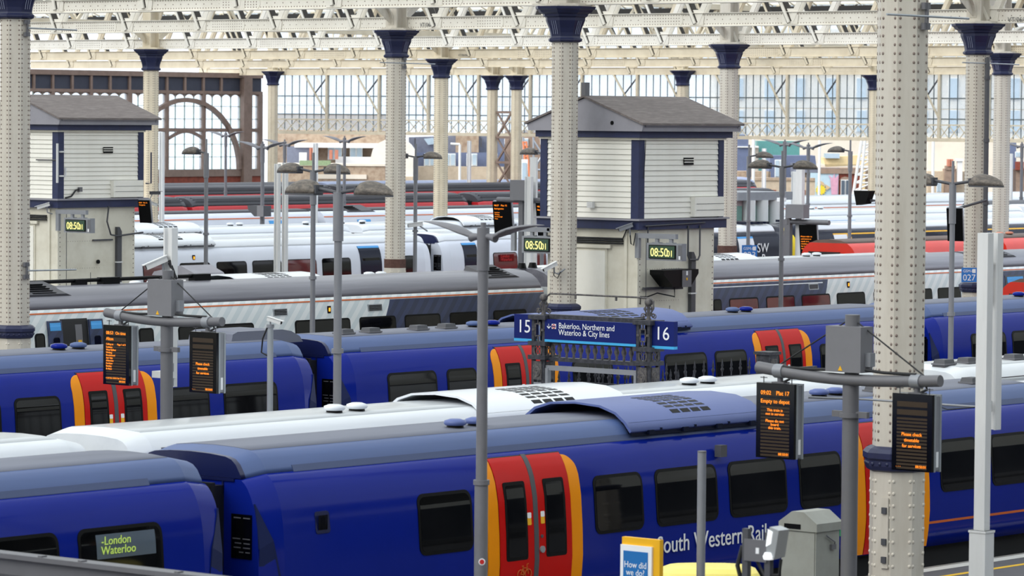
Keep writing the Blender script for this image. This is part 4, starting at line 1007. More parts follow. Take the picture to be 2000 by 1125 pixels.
# ------------------------------------------------------------------ raised weatherboarded huts
def hut(label, X0, Y0, W=3.9, D=3.5, variant=0):
    t = thing('signal_hut', label, 'hut', (X0, Y0, 0)); zl, zu, ze = 4.2, 4.48, 6.72
    lx, ly = W - .33, D - .2
    MB().box(.04, .04, 0, lx, ly, zl).build('lower_wall', 'render_cream', t)
    MB().box(.06, .06, zl, W - .06, D - .06, ze).build('upper_core', 'render_cream', t)
    fl = MB().box(-.10, -.10, zl - .03, W + .08, D + .1, zl + .23).build('floor_band', 'navy_wood', t)
    MB().box(-.18, -.18, zl + .22, W + .12, D + .15, zl + .27).build('drip_board', 'fascia_grey', fl)
    # boards, one by one; each leans out a little at its foot
    n = 15; h = (ze - zu) / n; pa = pb = None
    for i in range(n):
        z = zu + i * h
        if pa is None:
            pa = MB().add([(0, -.025, 0), (W - .44, -.025, 0), (W - .44, .0, h - .008), (0, .0, h - .008), (0, .05, 0), (W - .44, .05, 0), (W - .44, .05, h - .008), (0, .05, h - .008)], [(0, 1, 2, 3), (0, 4, 5, 1), (3, 2, 6, 7), (0, 3, 7, 4), (1, 5, 6, 2)]).build('plank', 'weatherboard', t, (.22, .02, z))
            pb = MB().add([(-.025, 0, 0), (-.025, D - .4, 0), (.0, D - .4, h - .008), (.0, 0, h - .008), (.05, 0, 0), (.05, D - .4, 0), (.05, D - .4, h - .008), (.05, 0, h - .008)], [(0, 1, 2, 3), (0, 4, 5, 1), (3, 2, 6, 7), (0, 3, 7, 4), (1, 5, 6, 2)]).build('plank', 'weatherboard', t, (.02, .2, z))
        else:
            same(pa, t, (.22 + rng.uniform(-.004, .004), .02 + rng.uniform(-.006, .004), z)); same(pb, t, (.02 + rng.uniform(-.006, .004), .2, z))
    for x, y, wx, wy in ((-.03, -.03, .27, .27), (W - .22, -.03, .24, .24), (-.03, D - .2, .24, .24)):
        MB().box(x, y, zl + .24, x + wx, y + wy, ze + .02).build('corner_post', 'navy_wood', t)
    MB().box(-.08, -.08, ze - .04, W + .06, D + .08, ze + .02).build('frieze', 'render_cream', t)
    MB().box(-.14, -.14, ze + .02, W + .28, D + .14, ze + .22).build('eaves_band', 'navy_wood', t)
    fa = MB().box(-.22, -.30, ze + .20, W + .45, -.16, ze + .36).build('fascia', 'fascia_grey', t)
    MB().box(-.14, -.36, ze + .34, W + .25, -.27, ze + .44).build('gutter_board', 'fascia_grey', fa)
    zr = 7.86; ym = D / 2; y0, y1 = -.36, D + .36; zb = ze + .40
    MB().prism([(y0 + .05, ze + .2), (y1 - .05, ze + .2), (y1, zb - .02), (ym, zr - .02), (y0, zb - .02)], lambda u, v, a: (a, u, v), -.26, -.18).build('gable_board', 'fascia_grey', t)
    MB().prism([(y0 + .1, ze + .2), (y1 - .1, ze + .2), (y1, zb - .02), (ym, zr - .02), (y0, zb - .02)], lambda u, v, a: (a, u, v), W + .3, W + .36).build('gable_board', 'fascia_grey', t)
    for a, b in ((y0 - .04, ym), (y1 + .04, ym)):
        MB().prism([(a, zb - .03), (b, zr), (b, zr + .055), (a, zb + .03)], lambda u, v, x: (x, u, v), -.32, W + .5).build('roof_slope', 'felt_roof', t)
    # louvre in the boards
    v = MB().box(2.05, -.05, 5.98, 2.47, .0, 6.18).build('wall_vent', 'black', t)
    for z in (6.04, 6.11): MB().box(2.03, -.065, z, 2.49, -.045, z + .025).build('vent_slat', 'weatherboard', v)
    bx = MB().box(W - 1.5, -.16, zl + .3, W - .12, .0, zl + .86)
    bx.build('boarded_box', 'weatherboard', t)
    for z in (zl + .48, zl + .66): MB().box(W - 1.42, -.168, z, W - .14, -.158, z + .012).build('board_joint', 'dark_grey', t)
    # lower walls: plates, door, riveted corner angles, pipe
    if True:
        d = MB().box(-.0, 1.1, .35, .05, 3.1, 3.62).build('side_door', 'render_cream', t)
        MB().box(-.03, 1.15, .4, .01, 2.1, 3.55).build('door_leaf', 'weatherboard', d); MB().box(-.025, 2.1, .4, .015, 3.05, 3.55).build('door_leaf', 'weatherboard', d)
        MB().box(-.06, .95, 3.62, .02, 3.3, 3.72).build('door_head', 'render_cream', d)
        MB().tube([(-.04, .5, 3.84), (-.04, 3.3, 3.84)], .03, 6).tube([(-.04, .5, 3.77), (-.04, 3.3, 3.78)], .025, 6).tube([(-.04, .5, 3.9), (-.04, 3.3, 3.9)], .03, 6).build('cables', 'cable', t)
        MB().box(-.012, .38, 0, .05, .48, zl - .05).box(-.0, -.0, 0, .12, .03, zl - .05).build('corner_angle', 'render_cream', t)
        rv = MB()
        for i in range(24): dome(rv, (.10, 0, .4 + i * .155), (0, -1, 0), .022, .014); dome(rv, (lx - .06, .04, .4 + i * .155), (0, -1, 0), .022, .014)
        for z in (2.15, 3.05): 
            for i in range(14): dome(rv, (.5 + i * .11, .04, z), (0, -1, 0), .012, .008)
        r = rv.build('rivets', 'rivet_paint', t); r['kind'] = 'stuff'
        for z in (1.1,): MB().box(.2, .028, z, 2.1, .045, z + .012).build('plate_joint', 'dark_grey', t)
        MB().box(1.52, .03, .2, 1.535, .045, 2.0).build('plate_joint', 'dark_grey', t); MB().box(.42, .03, .2, .435, .045, 4.0).build('plate_joint', 'dark_grey', t)
        pp = MB().box(2.38 + variant * .28, -.08, 0, 2.58 + variant * .28, .04, 3.35).prism([(0, 3.35), (.2, 3.35), (.1, 3.5), (0, 3.5)], lambda u, v, a: (2.38 + variant * .28 + u, a, v), -.08, .04).build('cable_duct', 'dark_grey', t)
        for z in (.9, 1.6, 2.3): MB().box(2.34 + variant * .28, -.09, z, 2.62 + variant * .28, .0, z + .04).build('duct_clip', 'white_post', pp)
    return t
hb = onY(1246, 445, 67.4)
H1 = hut('raised cream weatherboarded hut behind the platform sign, right of a riveted column', hb.x, 67.4)
ha = onD(113, 400, 128.5)
H2 = hut('raised cream weatherboarded hut at the left, behind the grey-roofed train', ha.x, ha.y, variant=1)
def on_hut(h, x, y, z): return (h.location.x + x, h.location.y + y, z)
# extras on the right hut
MB().box(-.30, 1.7, 7.86, -.10, 1.85, 8.28).build('chimney_stub', 'mid_grey', H1)
MB().cyl((-.27, .75, 7.15), (-.262, .75, 7.15), .06, n=10).build('gable_hole', 'black', H1)
MB().tube([(2.15, -.12, 4.25), (2.15, -.12, 3.4), (2.22, -.12, 3.28), (2.62, -.12, 3.28), (2.7, -.12, 3.4), (2.7, -.12, 4.25)], .028, 6).build('conduit_loop', 'dark_grey', H1)
MB().tube([(.15, -.14, 4.27), (2.9, -.14, 4.33)], .022, 6).tube([(.3, -.12, 4.3), (.3, -.12, 3.55), (.4, -.12, 3.5)], .022, 6).build('conduit', 'dark_grey', H1)
MB().box(-.02, .10, 1.2, .0, .3, 1.65).build('socket_box', 'black', H1)
MB().tube([(-.05, .2, 1.3), (-.1, .18, .7), (-.1, -.05, .35)], .045, 8).build('flexible_pipe', 'white_post', H1)
MB().tube([(-.03, -.03, 4.25), (-.05, .35, 4.2), (-.05, .5, 3.9)], .02, 6).build('wire', 'cable', H1)
MB().box(-.12, 1.55, 4.75, -.02, 1.75, 4.92).build('small_camera_box', 'white_post', H1)
MB().tube([(.25, -.05, 6.7), (.2, -.07, 6.2), (.16, -.06, 5.6)], .01, 5).build('wire', 'cable', H1)
# extras on the left hut
MB().tube([(2.2, -.13, 4.2), (2.12, -.13, 3.7), (2.3, -.13, 3.25), (2.6, -.13, 3.2), (3.8, -.13, 3.3)], .03, 6).build('conduit', 'dark_grey', H2)
MB().box(.25, -.09, 5.2, .3, -.04, 5.5).box(-.12, -.09, 5.0, -.06, -.04, 6.3).build('aerial_strip', 'white_post', H2)
MB().tube([(-.05, -.06, 5.75), (-.05, 1.0, 5.75)], .02, 6).build('aerial_rod', 'dark_grey', H2)
MB().box(.02, -.1, 6.0, .2, -.03, 6.05).box(.02, -.1, 5.2, .2, -.03, 5.25).build('aerial_clamp', 'white_post', H2)
MB().tube([(.3, -.04, 4.5), (.55, -.06, 4.55), (.75, -.06, 4.75), (.9, -.06, 4.78)], .03, 6).build('wire', 'cable', H2)
MB().box(.88, -.12, 4.7, 1.0, -.02, 4.85).build('sensor_box', 'mid_grey', H2)
MB().cyl((1.85, .03, 2.35), (1.85, -.02, 2.35), .07, n=8).build('wall_fitting', 'black', H2)
MB().box(1.6, -.03, 3.05, 2.5, .03, 3.1).build('conduit_short', 'dark_grey', H2)
MB().tube([(4.05, -.0, 4.95), (4.25, -.05, 4.95), (4.25, -.05, 6.0)], .025, 6).build('whip_aerial', 'navy_wood', H2)

# ------------------------------------------------------------------ clocks
def clock(label, p, bracket=True, Lw=1.12):
    """display runs along -Y from its bracket; reads from the -X side"""
    t = thing('platform_clock', label, 'clock', p, 0, 'digital platform clocks')
    cs = MB().box(-.02, -Lw - .14, -.24, .2, -.02, .24).build('case', 'grey_metal', t)
    MB().box(-.05, -Lw + .06, -.19, -.02, -.12, .19).build('bezel', 'black', cs)
    dsp = MB().box(-.056, -Lw + .09, -.165, -.05, -.15, .165).build('display', 'led_green_back', t)
    text('digits', '08:50', .335, 'led_yellow', t, (-.062, -.185, -.125), FACE_X, .002, squash=.84)
    text('seconds', '01', .25, 'led_yellow', t, (-.062, -.765, -.125), FACE_X, .002, squash=.88)
    MB().box(-.03, -Lw - .15, -.2, -.02, -Lw - .02, .2).build('end_plate', 'mid_grey', t); MB().box(-.034, -Lw - .1, -.2, -.03, -Lw - .04, -.1).build('sticker', 'sign_white', t)
    br = MB().box(.03, -Lw + .12, .36, .15, .44, .50).build('bracket', 'grey_metal', t)
    MB().box(.04, .3, -.2, .14, .44, .5).build('bracket_leg', 'grey_metal', br)
    for y in (-Lw * .28, -Lw * .72):
        MB().box(.05, y - .05, .24, .13, y + .05, .36).box(.0, y - .12, .24, .18, y + .12, .26).build('hanger', 'grey_metal', br)
    return t
p = on_hut(H1, -.12, -.40, 3.58); clock('digital clock reading 08:50 on the side of the hut behind the platform sign', p)
p = on_hut(H2, -.12, -.42, 3.62); clock('digital clock reading 08:50 on the left hut', p)
p = onD(1019, 477, 111); c3 = clock('digital clock reading 08:50 half hidden behind the riveted column', tuple(p))
MB().box(.03, -1.6, .40, .13, -.9, .48).build('long_arm', 'grey_metal', c3)
# black hooded projector box on the hut wall
p = on_hut(H1, .55, -.62, 2.68)
t = thing('hooded_box', 'black tapered hooded box with grey middle panel on the hut wall under the clock', 'loudspeaker', p)
MB().prism([(0, .36), (1.6, .36), (1.6, .24), (1.25, -.12), (.45, -.12), (0, .24)], lambda u, v, a: (u - .15, a, v), 0, .5).build('hood', 'black', t)
MB().box(.68, -.02, -.13, 1.1, .0, .34).build('front_panel', 'mid_grey', t)
MB().box(.85, -.028, .2, .92, -.02, .32).build('label_plate', 'sign_white', t); MB().box(.86, -.028, .06, .91, -.02, .13).build('warning_sticker', 'sign_yellow', t)
MB().box(.2, .2, .36, 1.0, .35, .38).box(.5, .2, -.2, 1.0, .5, -.13).box(-.35, .52, -.2, .7, .6, -.13).build('bracket', 'dark_grey', t)
MB().tube([(.6, .2, -.15), (.55, .15, -.4), (.2, .5, -.3), (-.2, .55, -.4), (-.5, .55, -.38), (-.5, .55, -.6)], .02, 6).build('wire', 'cable', t)

# ------------------------------------------------------------------ cctv cameras
def cctv(label, p, aim, arm=None, s=1.0, m='white_post'):
    t = thing('security_camera', label, 'camera', p)
    s *= .66; a = Vector(aim).normalized(); b = Vector((0, 0, 0)) - a * .1 * s; e = a * .42 * s
    body = MB().bar(b, e, .14 * s, .13 * s).build('housing', m, t)
    MB().bar(b + Vector((0, 0, .075 * s)), e + a * .1 * s + Vector((0, 0, .075 * s)), .19 * s, .02 * s).build('sunshield', m, body)
    MB().cyl(e, e + a * .012, .045 * s, n=10).build('lens', 'black_gloss', body)
    if arm: MB().tube([Vector((0, 0, -.06 * s))] + [Vector(q) for q in arm], .028 * s, 7).build('arm', 'grey_metal', t)
    return t
w = cctv('white security camera on the riveted column above the platform sign', tuple(onD(1082, 517, 108.2)), (-.55, .3, -.3), [(.02, 0, -.22), (.12, -.05, -.26), (.3, -.15, -.12)], 1.25)
MB().tube([(0, 0, -.1), (.02, .02, -.3), (.1, -.05, -.38), (.16, -.1, -.2)], .015, 5).build('wire', 'cable', w)
w = cctv('grey security camera at the front corner of the hut, above its clock', on_hut(H1, -.22, .12, 4.28), (-.6, .5, -.28), [(.0, -.02, -.25), (.1, .05, -.32)], 1.2, 'grey_metal')
MB().tube([(0, 0, -.1), (0, -.05, -.5), (.05, -.1, -.55), (.08, -.15, -.2)], .018, 6).build('wire', 'cable', w)
w = cctv('white security camera at the front corner of the left hut', on_hut(H2, -.25, .25, 4.27), (-.6, .55, -.25), [(.0, -.02, -.25), (.15, -.1, -.3)], 1.25)
w = cctv('white security camera on the right corner of the left hut', on_hut(H2, 3.95, -.25, 4.33), (.7, -.5, -.35), None, 1.1)
w = cctv('dark security camera on a bracket right of the left hut', on_hut(H2, 4.25, -.1, 4.62), (.9, -.2, 0), [(-.1, 0, -.2), (-.42, .2, -.2)], 1.1, 'dark_grey')

# ------------------------------------------------------------------ lamp posts
def lamp_pole(t, ztop, r, m, slim=None):
    MB().cyl((0, 0, 0), (0, 0, 1.2), r * 1.35, n=14).build('pole_base', m, t)
    MB().cyl((0, 0, 1.2), (0, 0, ztop - .6), r, r * .92, n=14).build('pole', m, t)
    MB().cyl((0, 0, ztop - .95), (0, 0, ztop - .1), r * 1.25, n=14).build('spigot_sleeve', m, t)
    MB().cyl((0, 0, ztop - .1), (0, 0, ztop + .38), r * .5, n=8).build('finial_tube', m, t)
    MB().cyl((0, 0, ztop * .52), (0, 0, ztop * .52 + .08), r * 1.4, n=12).build('joint_ring', m, t)
def dome_head(t, y0, sgn, z, L=.80, m='lamp_head_grey'):
    """half-egg hood along Y, flat below, its broad cut end towards the pole"""
    mb = MB(); secs = []; N = 10
    for i in range(N + 1):
        f = i / N; s = (math.sin(math.pi * (.12 + .88 * f) ** .8)) ** .55 if i < N else 0.02
        s = max(s, .03) if i else .62
        w, h = .20 * s, .245 * s
        secs.append([(w * math.cos(math.pi * k / 8), y0 + sgn * L * f, z + h * math.sin(math.pi * k / 8)) for k in range(9)])
    mb.loft(secs, True)
    o = mb.build('lamp_head', m, t)
    MB().loft([[(x, y, z - .03) for x, y, q in (s[0], s[8])] + [(x, y, z) for x, y, q in (s[8], s[0])] for s in secs], False).build('glass_rim', 'dark_grey', o)
    MB().box(-.10, y0 - .03 if sgn > 0 else y0 - .02, z, .10, y0 + .02 if sgn > 0 else y0 + .03, z + .15).build('end_plate', 'dark_grey', o)
def dome_lamp(label, px, py, Y, arms=(1, -1), r=.068, reach=.48, L=.80):
    p = onY(px, py, Y); t = thing('street_lamp', label, 'lamp', (p.x, Y, 0), 0, 'hooded platform lamps'); z = p.z
    lamp_pole(t, z + .05, r, 'lamp_pole_grey')
    for s in arms:
        MB().tube([(0, 0, z - .06), (0, s * (reach + .08), z + .02)], .032, 8).build('arm', 'dark_grey', t)
        dome_head(t, s * reach, s, z - .08, L)
    return t
def wing_lamp(label, px, py, Y, r=.085, span=.62, arms=(1, -1), s=1.0, m='lamp_wing_grey'):
    p = onY(px, py, Y); t = thing('street_lamp', label, 'lamp', (p.x, Y, 0), 0, 'winged platform lamps'); z = p.z
    MB().cyl((0, 0, 0), (0, 0, z * .45), r * 1.25, n=14).build('pole_base', m, t)
    MB().cyl((0, 0, z * .45), (0, 0, z - .6 * s), r * 1.05, r * .95, n=14).build('pole', m, t)
    MB().cyl((0, 0, z - .62 * s), (0, 0, z + .06 * s), r * 1.15, n=14).build('sleeve', m, t); MB().cyl((0, 0, z), (0, 0, z + .14 * s), r * .5, n=8).build('finial_tube', m, t)
    MB().cyl((0, 0, z * .45), (0, 0, z * .45 + .06), r * 1.5, n=14).build('joint_ring', m, t)
    for g in arms:
        MB().tube([(0, 0, z - .08 * s), (0, g * .12 * s, z - .08 * s), (0, g * .26 * s, z - .10 * s)], [.06 * s, .05 * s, .075 * s], 10).build('elbow', m, t)
        secs = []
        for f, w, zc, h in ((.2, .05, -.09, .06), (.3, .09, -.07, .075), (.42, .15, -.03, .08), (.6, .19, .03, .065), (.85, .17, .085, .045), (1.08, .10, .115, .028), (1.25, .015, .125, .01)):
            secs.append([(w * s * math.cos(a), g * f * s, z + (zc + h * math.sin(a) * (.9 if math.sin(a) > 0 else .35)) * s) for a in [2 * math.pi * k / 12 for k in range(12)]])
        MB().loft(secs, True).build('lamp_wing', m, t)
    return t
wing_lamp('near grey lamp post with two leaf-shaped wings in front of the near blue train', 944, 452, 32.0, .07, s=.80)
NL = [o for o in bpy.data.objects if o.name.startswith('street_lamp')][0]; sp_ = onY(946, 1095, 32.0); MB().lathe([(.045, 0), (.045, .004)], 14).build('round_sticker', 'sign_white', NL, (-.055, -.065, sp_.z)).rotation_euler = (math.pi / 2, 0, -.7); MB().lathe([(.03, 0), (.03, .006)], 14).build('sticker_mark', 'sign_red', NL, (-.057, -.067, sp_.z)).rotation_euler = (math.pi / 2, 0, -.7)
w = cctv('small pair of white cameras on the far lamp behind the near winged lamp', tuple(onY(820, 438, 93.8)), (-.6, .5, -.1), [(.2, -.2, -.25)], 1.6)
dome_lamp('largest hooded twin lamp, its pole rising before the second blue train', 661, 370, 46.0, (1, -1), .075)
dome_lamp('hooded twin lamp just behind the largest one, pole ending at the blue roof', 612, 331, 68.0, (1, -1), .07)
dome_lamp('single hooded lamp between the left hut and the arched windows', 403, 296, 94.0, (1,), .075, .38)
dome_lamp('hooded twin lamp in front of the rust-banded and slim pale columns', 812, 304, 94.0, (1, -1), .075)
dome_lamp('single hooded lamp just left of the riveted column by the hut', 1060, 297, 94.0, (1,), .075, .34)
dome_lamp('hooded twin lamp right of the hut, pole ending at the second blue roof', 1528, 323, 68.0, (1, -1), .07)
dome_lamp('hooded lamp with one arm to the right, nearest the hut on its right', 1463, 303, 96.0, (-1,), .08, .45)
dome_lamp('hooded lamp with one arm to the left, left of the big near column', 1661, 293, 96.0, (1,), .08, .40)
dome_lamp('hooded twin lamp between the big near column and the drainpipe column', 1861, 354, 46.0, (1, -1), .06)
wing_lamp('thin winged lamp in front of the brick houses left of the cream gable', 673, 272, 140.0, .08, s=1.25)
wing_lamp('thin winged lamp standing before the pale far column left of centre', 513, 284, 125.0, .09, s=1.3)
wing_lamp('farther thin winged lamp just right of the pale far column', 556, 279, 140.0, .08, s=1.3)
wing_lamp('thin far winged lamp seen against the arched window', 441, 262, 160.0, .08, s=1.2)
wing_lamp('thin winged lamp right of the hut with wings spread over the mural', 1579, 285, 125.0, .09, s=1.3)
wing_lamp('faint far winged lamp just left of the one over the mural', 1533, 279, 146.6, .11, s=1.5)
wing_lamp('thin winged lamp at the right picture edge', 1996, 283, 128.0, .09, s=1.3)

# ------------------------------------------------------------------ departure boards on a curved beam
def board(label, p, lines, thick=.21):
    """hangs from p; reads from the -X side, screen 0.55 wide along -Y"""
    t = thing('departure_board', label, 'screen', p, 0, 'orange dot departure boards'); w, h = .62, 1.0; z0 = -1.14
    c = MB().box(-.05, -w / 2, z0, .0, w / 2, z0 + h).build('screen_case', 'black_gloss', t)
    MB().box(.0, -w / 2 + .0, z0 + .02, .17, w / 2, z0 + h - .02).build('rear_case', 'grey_metal', t)
    MB().box(.12, -w / 2 - .015, z0 + .0, .15, w / 2, z0 + h).box(.0, -w / 2 - .01, z0, .03, w / 2, z0 + h).build('case_rim', 'galv_metal', t)
    MB().box(.05, -w / 2 - .006, z0 + .06, .1, -w / 2 + .01, z0 + .26).build('label_strip', 'sign_white', t)
    for i in range(17):
        z = z0 + h - (.10 + .105 * i if i < 2 else .31 + (i - 2) * .0455)
        MB().box(-.053, -w / 2 + .075, z - (.07 if i < 2 else .028), -.05, w / 2 - .075, z).build('row', 'led_row', c)
    for s, size, y, z, al in lines:
        text('row_text', s, size, 'led_orange', c, (-.057, y, z0 + h - z), FACE_X, .001, al)
    MB().cyl((.06, 0, -.14), (.06, 0, .0), .04, n=8).box(.0, -.1, -.15, .14, .1, -.125).build('hanger', 'mid_grey', t)
    MB().tube([(.06, -.05, -.13), (.05, -.16, -.08), (.06, -.12, .0)], .018, 6).build('wire', 'cable', t)
    for y in (-.22, .24): MB().box(.02, y, -.15, .03, y + .01, -.06).box(.02, y - .05, -.08, .03, y + .06, -.07).build('bird_spike', 'dark_grey', t)
    return t
B_CHECK = [('Please check', .062, 0, .545, 'CENTER'), ('timetable', .062, 0, .62, 'CENTER'), ('for services', .062, 0, .695, 'CENTER'), ('08:50:01', .05, -.235, .955, 'RIGHT'), ('. . .', .06, .24, .95, 'LEFT')]
B_TRAIN = [('09:02', .078, .235, .155, 'LEFT'), ('Plat 17', .078, -.235, .155, 'RIGHT'), ('Empty to depot', .075, .235, .265, 'LEFT'), ('This train is', .055, 0, .375, 'CENTER'), ('not in service', .055, 0, .425, 'CENTER'), ('Please do not', .055, 0, .52, 'CENTER'), ('board', .055, 0, .567, 'CENTER'), ('this train.', .055, 0, .612, 'CENTER'), ('08:50:01', .05, -.235, .955, 'RIGHT')]
B_CALL = [('08:53', .078, .235, .155, 'LEFT'), ('On time', .072, -.235, .155, 'RIGHT'), ('Alton', .078, .235, .255, 'LEFT'), ('Calling at:', .045, .235, .335, 'LEFT'), ('Page 1 of 3', .045, -.235, .335, 'RIGHT')] + [(s, .045, .235, .385 + i * .0455, 'LEFT') for i, s in enumerate(('Surbiton', 'West Byfleet', 'Woking', 'Brookwood', 'Ash Vale', 'Aldershot', 'Farnham', 'Bentley', '& Alton'))] + [('a service which has 12 coac', .042, .235, .90, 'LEFT'), ('08:50:01', .045, -.235, .955, 'RIGHT')]
def gantry(label, px, py, D, half, boards, r=.115):
    """post with a bowed tube across it and a control box; py = the beam's middle"""
    p = onD(px, py, D); t = thing('display_gantry', label, 'gantry', (p.x, p.y, 0)); z = p.z
    MB().cyl((0, 0, 0), (0, 0, z - .06), r, n=16).build('post', 'mid_grey', t)
    MB().cyl((0, 0, z - .5), (0, 0, z - .44), r * 1.35, n=16).box(-.03, -.28, z - .5, .03, .28, z - .42).build('post_clamp', 'mid_grey', t)
    MB().cyl((.02, 0, z), (.02, 0, z + .85), r * .9, n=16).build('post_head', 'mid_grey', t)
    pts = [(-.08, half * f, z - .0 + .045 * (1 - math.cos(f * math.pi / 2)) * 2.2 * (1 if f > 0 else .55)) for f in [-1 + 2 * i / 16 for i in range(17)]]
    beam = MB().tube(pts, .078, 12).build('bowed_beam', 'mid_grey', t)
    for f in (-.74, .80): 
        k = min(range(17), key=lambda i: abs(-1 + 2 * i / 16 - f)); q = pts[k]
        MB().cyl((q[0], q[1] - .07, q[2]), (q[0], q[1] + .07, q[2]), .095, n=12).build('beam_clamp', 'grey_metal', beam)
    bx = MB().box(-.16, -.26, z + .10, .12, .30, z + .70).build('control_box', 'box_grey', t)
    MB().prism([(-.035, 0), (.035, 0), (0, .065)], lambda u, v, a: (a, u + .06, z + .12 + v), -.166, -.16).build('warning_sticker', 'sign_yellow', bx)
    MB().box(-.05, -.34, z + .18, .06, -.26, z + .36).build('switch_box', 'grey_metal', bx)
    for s in (-1, 1): MB().tube([(.0, s * .1, z + .75), (-.05, s * half * .82, z + .1)], .011, 5).build('stay_wire', 'cable', t)
    MB().tube([(-.1, half * .75, z + .12), (-.1, half * .4, z + .11), (-.1, .3, z + .12)], .022, 6).build('wire', 'cable', t); MB().tube([(-.1, -.3, z + .14), (-.1, -half * .4, z + .12), (-.1, -half * .75, z + .12)], .022, 6).build('wire', 'cable', t)
    for k, (lab, lines, f) in enumerate(boards):
        i = min(range(17), key=lambda i: abs(-1 + 2 * i / 16 - f)); q = pts[i]
        board(lab, (p.x + q[0] - .05, p.y + q[1], q[2] - .02), lines)
    return t
gantry('grey display gantry with bowed tube and control box before the big near column', 1662, 741, 51.0, 1.46, [('departure board reading Empty to depot, left of the big near column', B_TRAIN, .80), ('departure board asking to check the timetable, over the big near column', B_CHECK, -.74)], .11)
GL = gantry('grey display gantry with bowed tube and control box at the left', 326, 628, 64.6, 1.36, [('departure board listing calling points, far left', B_CALL, .80), ('departure board asking to check the timetable, left of the small camera post', B_CHECK, -.74)], .105)
def far_board(label, p, rows, tilt=.0):
    t = thing('departure_board', label, 'screen', p, 0.0, 'orange dot departure boards')
    t.rotation_euler = (0, math.radians(-12), math.radians(tilt))
    c = MB().box(-.05, -.36, -1.25, .0, .36, 0).build('screen_case', 'black', t)
    MB().box(.0, -.38, -1.26, .16, .36, .02).build('rear_case', 'grey_metal', t)
    for i, (s, size, z) in enumerate(rows): text('row_text', s, size, 'led_orange', c, (-.056, .3, -z), FACE_X, .001)
    return t
rows_a = [('08:57   Plat 12', .09, .16), ('Basingstoke', .08, .28), ('Surbiton', .06, .42), ('Woking', .06, .5), ('Farnborough', .06, .58), ('Fleet', .06, .66)]
rows_b = [('Please refer to', .08, .5), ('concourse or', .08, .6), ('speak to a', .08, .7), ('member of staff', .08, .8), ('for further', .08, .9), ('information', .08, 1.0)]
def post_thing(name, label, cat, px, py, Y, w, d, m, z0=0.0):
    p = onY(px, py, Y); t = thing(name, label, cat, (p.x, Y, z0))
    MB().box(-d / 2, -w / 2, 0, d / 2, w / 2, p.z - z0).build('post', m, t)
    return t, p.z
t, z = post_thing('display_gantry', 'far grey gantry with control box left of the riveted column by the hut', 'gantry', 1020, 391, 93.0, .2, .2, 'mid_grey')
MB().tube([(0, -1.2, z), (0, 1.2, z)], .1, 8).build('beam', 'mid_grey', t); MB().box(-.3, -.35, z, .1, .35, z + .75).build('control_box', 'box_grey', t)
MB().box(.25, -.45, z - 3, .35, -.15, z + 1.6).build('cable_trunk', 'white_post', t)
g_ = t.location; far_board('far tilted departure board left of the gantry with the control box', (g_.x, g_.y + 1.0, z - .08), rows_a, 18)
far_board('far departure board squeezed against the riveted column by the hut', (g_.x, g_.y - 1.1, z - .08), rows_a[:2], 18)
t, z = post_thing('display_gantry', 'far grey gantry with control box right of the hut, above an orange board', 'gantry', 1540, 428, 92.0, .28, .2, 'mid_grey')
MB().cyl((0, 0, z - .2), (0, 0, z + .55), .13, n=10).build('post_head', 'mid_grey', t); MB().tube([(0, -2.0, z - .1), (0, .2, z - .1)], .1, 8).build('beam', 'mid_grey', t); MB().box(-.3, -.95, z + .05, .1, -.1, z + .6).build('control_box', 'box_grey', t)
MB().box(.2, -.5, z - 3, .4, -.2, z + 2.2).build('cable_trunk', 'white_post', t)
MB().box(-.12, .12, z + .7, .0, .5, z + .85).build('small_sign', 'sign_white', t)
g_ = t.location; far_board('tilted departure board with orange words right of the hut', (g_.x, g_.y - .95, z - .2), rows_b, 18)
b_ = far_board('dark departure board just right of the big near column', tuple(onD(1864, 407, 123.6)), [], 20); MB().cyl((.05, 0, -.05), (1.2, -1.2, .1), .05, n=8).build('arm', 'dark_grey', b_); b_.scale = (.7, .7, .85)
far_board('departure board peeping from behind the right side of the left hut', tuple(onD(281, 391, 130.8)), rows_a[:2], 18).scale = (.6, .6, .62)
t = thing('dark_floodlight', 'dark square floodlight high on the left side of the big near column', 'floodlight', tuple(onD(1690, 385, 120)))
MB().prism([(-.3, .2), (.3, .2), (.2, -.25), (-.15, -.2)], lambda u, v, a: (a, u, v), -.2, .1).build('housing', 'black', t); MB().tube([(0, -.2, -.1), (0, -.6, -.1), (0, -.6, -t.location.z)], .05, 6).build('stand', 'dark_grey', t)
t = thing('speaker_box', 'dark hooded box hung before the dark-roofed carriage left of the tall white post', 'loudspeaker', tuple(onY(507, 412, 124.8)))
MB().prism([(-.55, .25), (.5, .25), (.5, -.25), (-.1, -.25), (-.5, .05)], lambda u, v, a: (a, -u, v), -.25, .25).build('hood', 'dark_grey', t); MB().box(-.28, -.5, -.25, -.25, -.1, .25).build('front_panel', 'box_grey', t)

# ------------------------------------------------------------------ white cable posts and small posts
def channel(name, label, px, py0, py1, Y, w=.24, m='white_post', cat='post', hung=None):
    a, b = onY(px, py0, Y), onY(px, py1, Y); z1 = max(0, b.z) if hung else 0; t = thing(name, label, cat, (a.x, Y, z1)) if hung is None else hung; H = a.z - z1
    o = MB().box(-.03, -w / 2, 0, .05, w / 2, H).build('cable_channel', m, t); MB().box(-.09, -w / 2 - .0, 0, -.03, -w / 2 + .03, H).box(-.09, w / 2 - .03, 0, -.03, w / 2, H).build('channel_flange', m, o)
    if hung is not None: o.location = Vector((a.x, Y, z1)) - hung.location; t = o
    return t, H
t, H = channel('cable_post', 'white channel post rising behind the left gantry', 335, 445, 755, 46.3, .20, hung=GL)
MB().box(-.2, -.14, .15, .0, .25, .26).build('clamp_plate', 'white_post', t); MB().box(-.12, -.12, .02, -.05, -.05, .4).build('hinge', 'grey_metal', t)
p = onY(318, 508, 46.35)
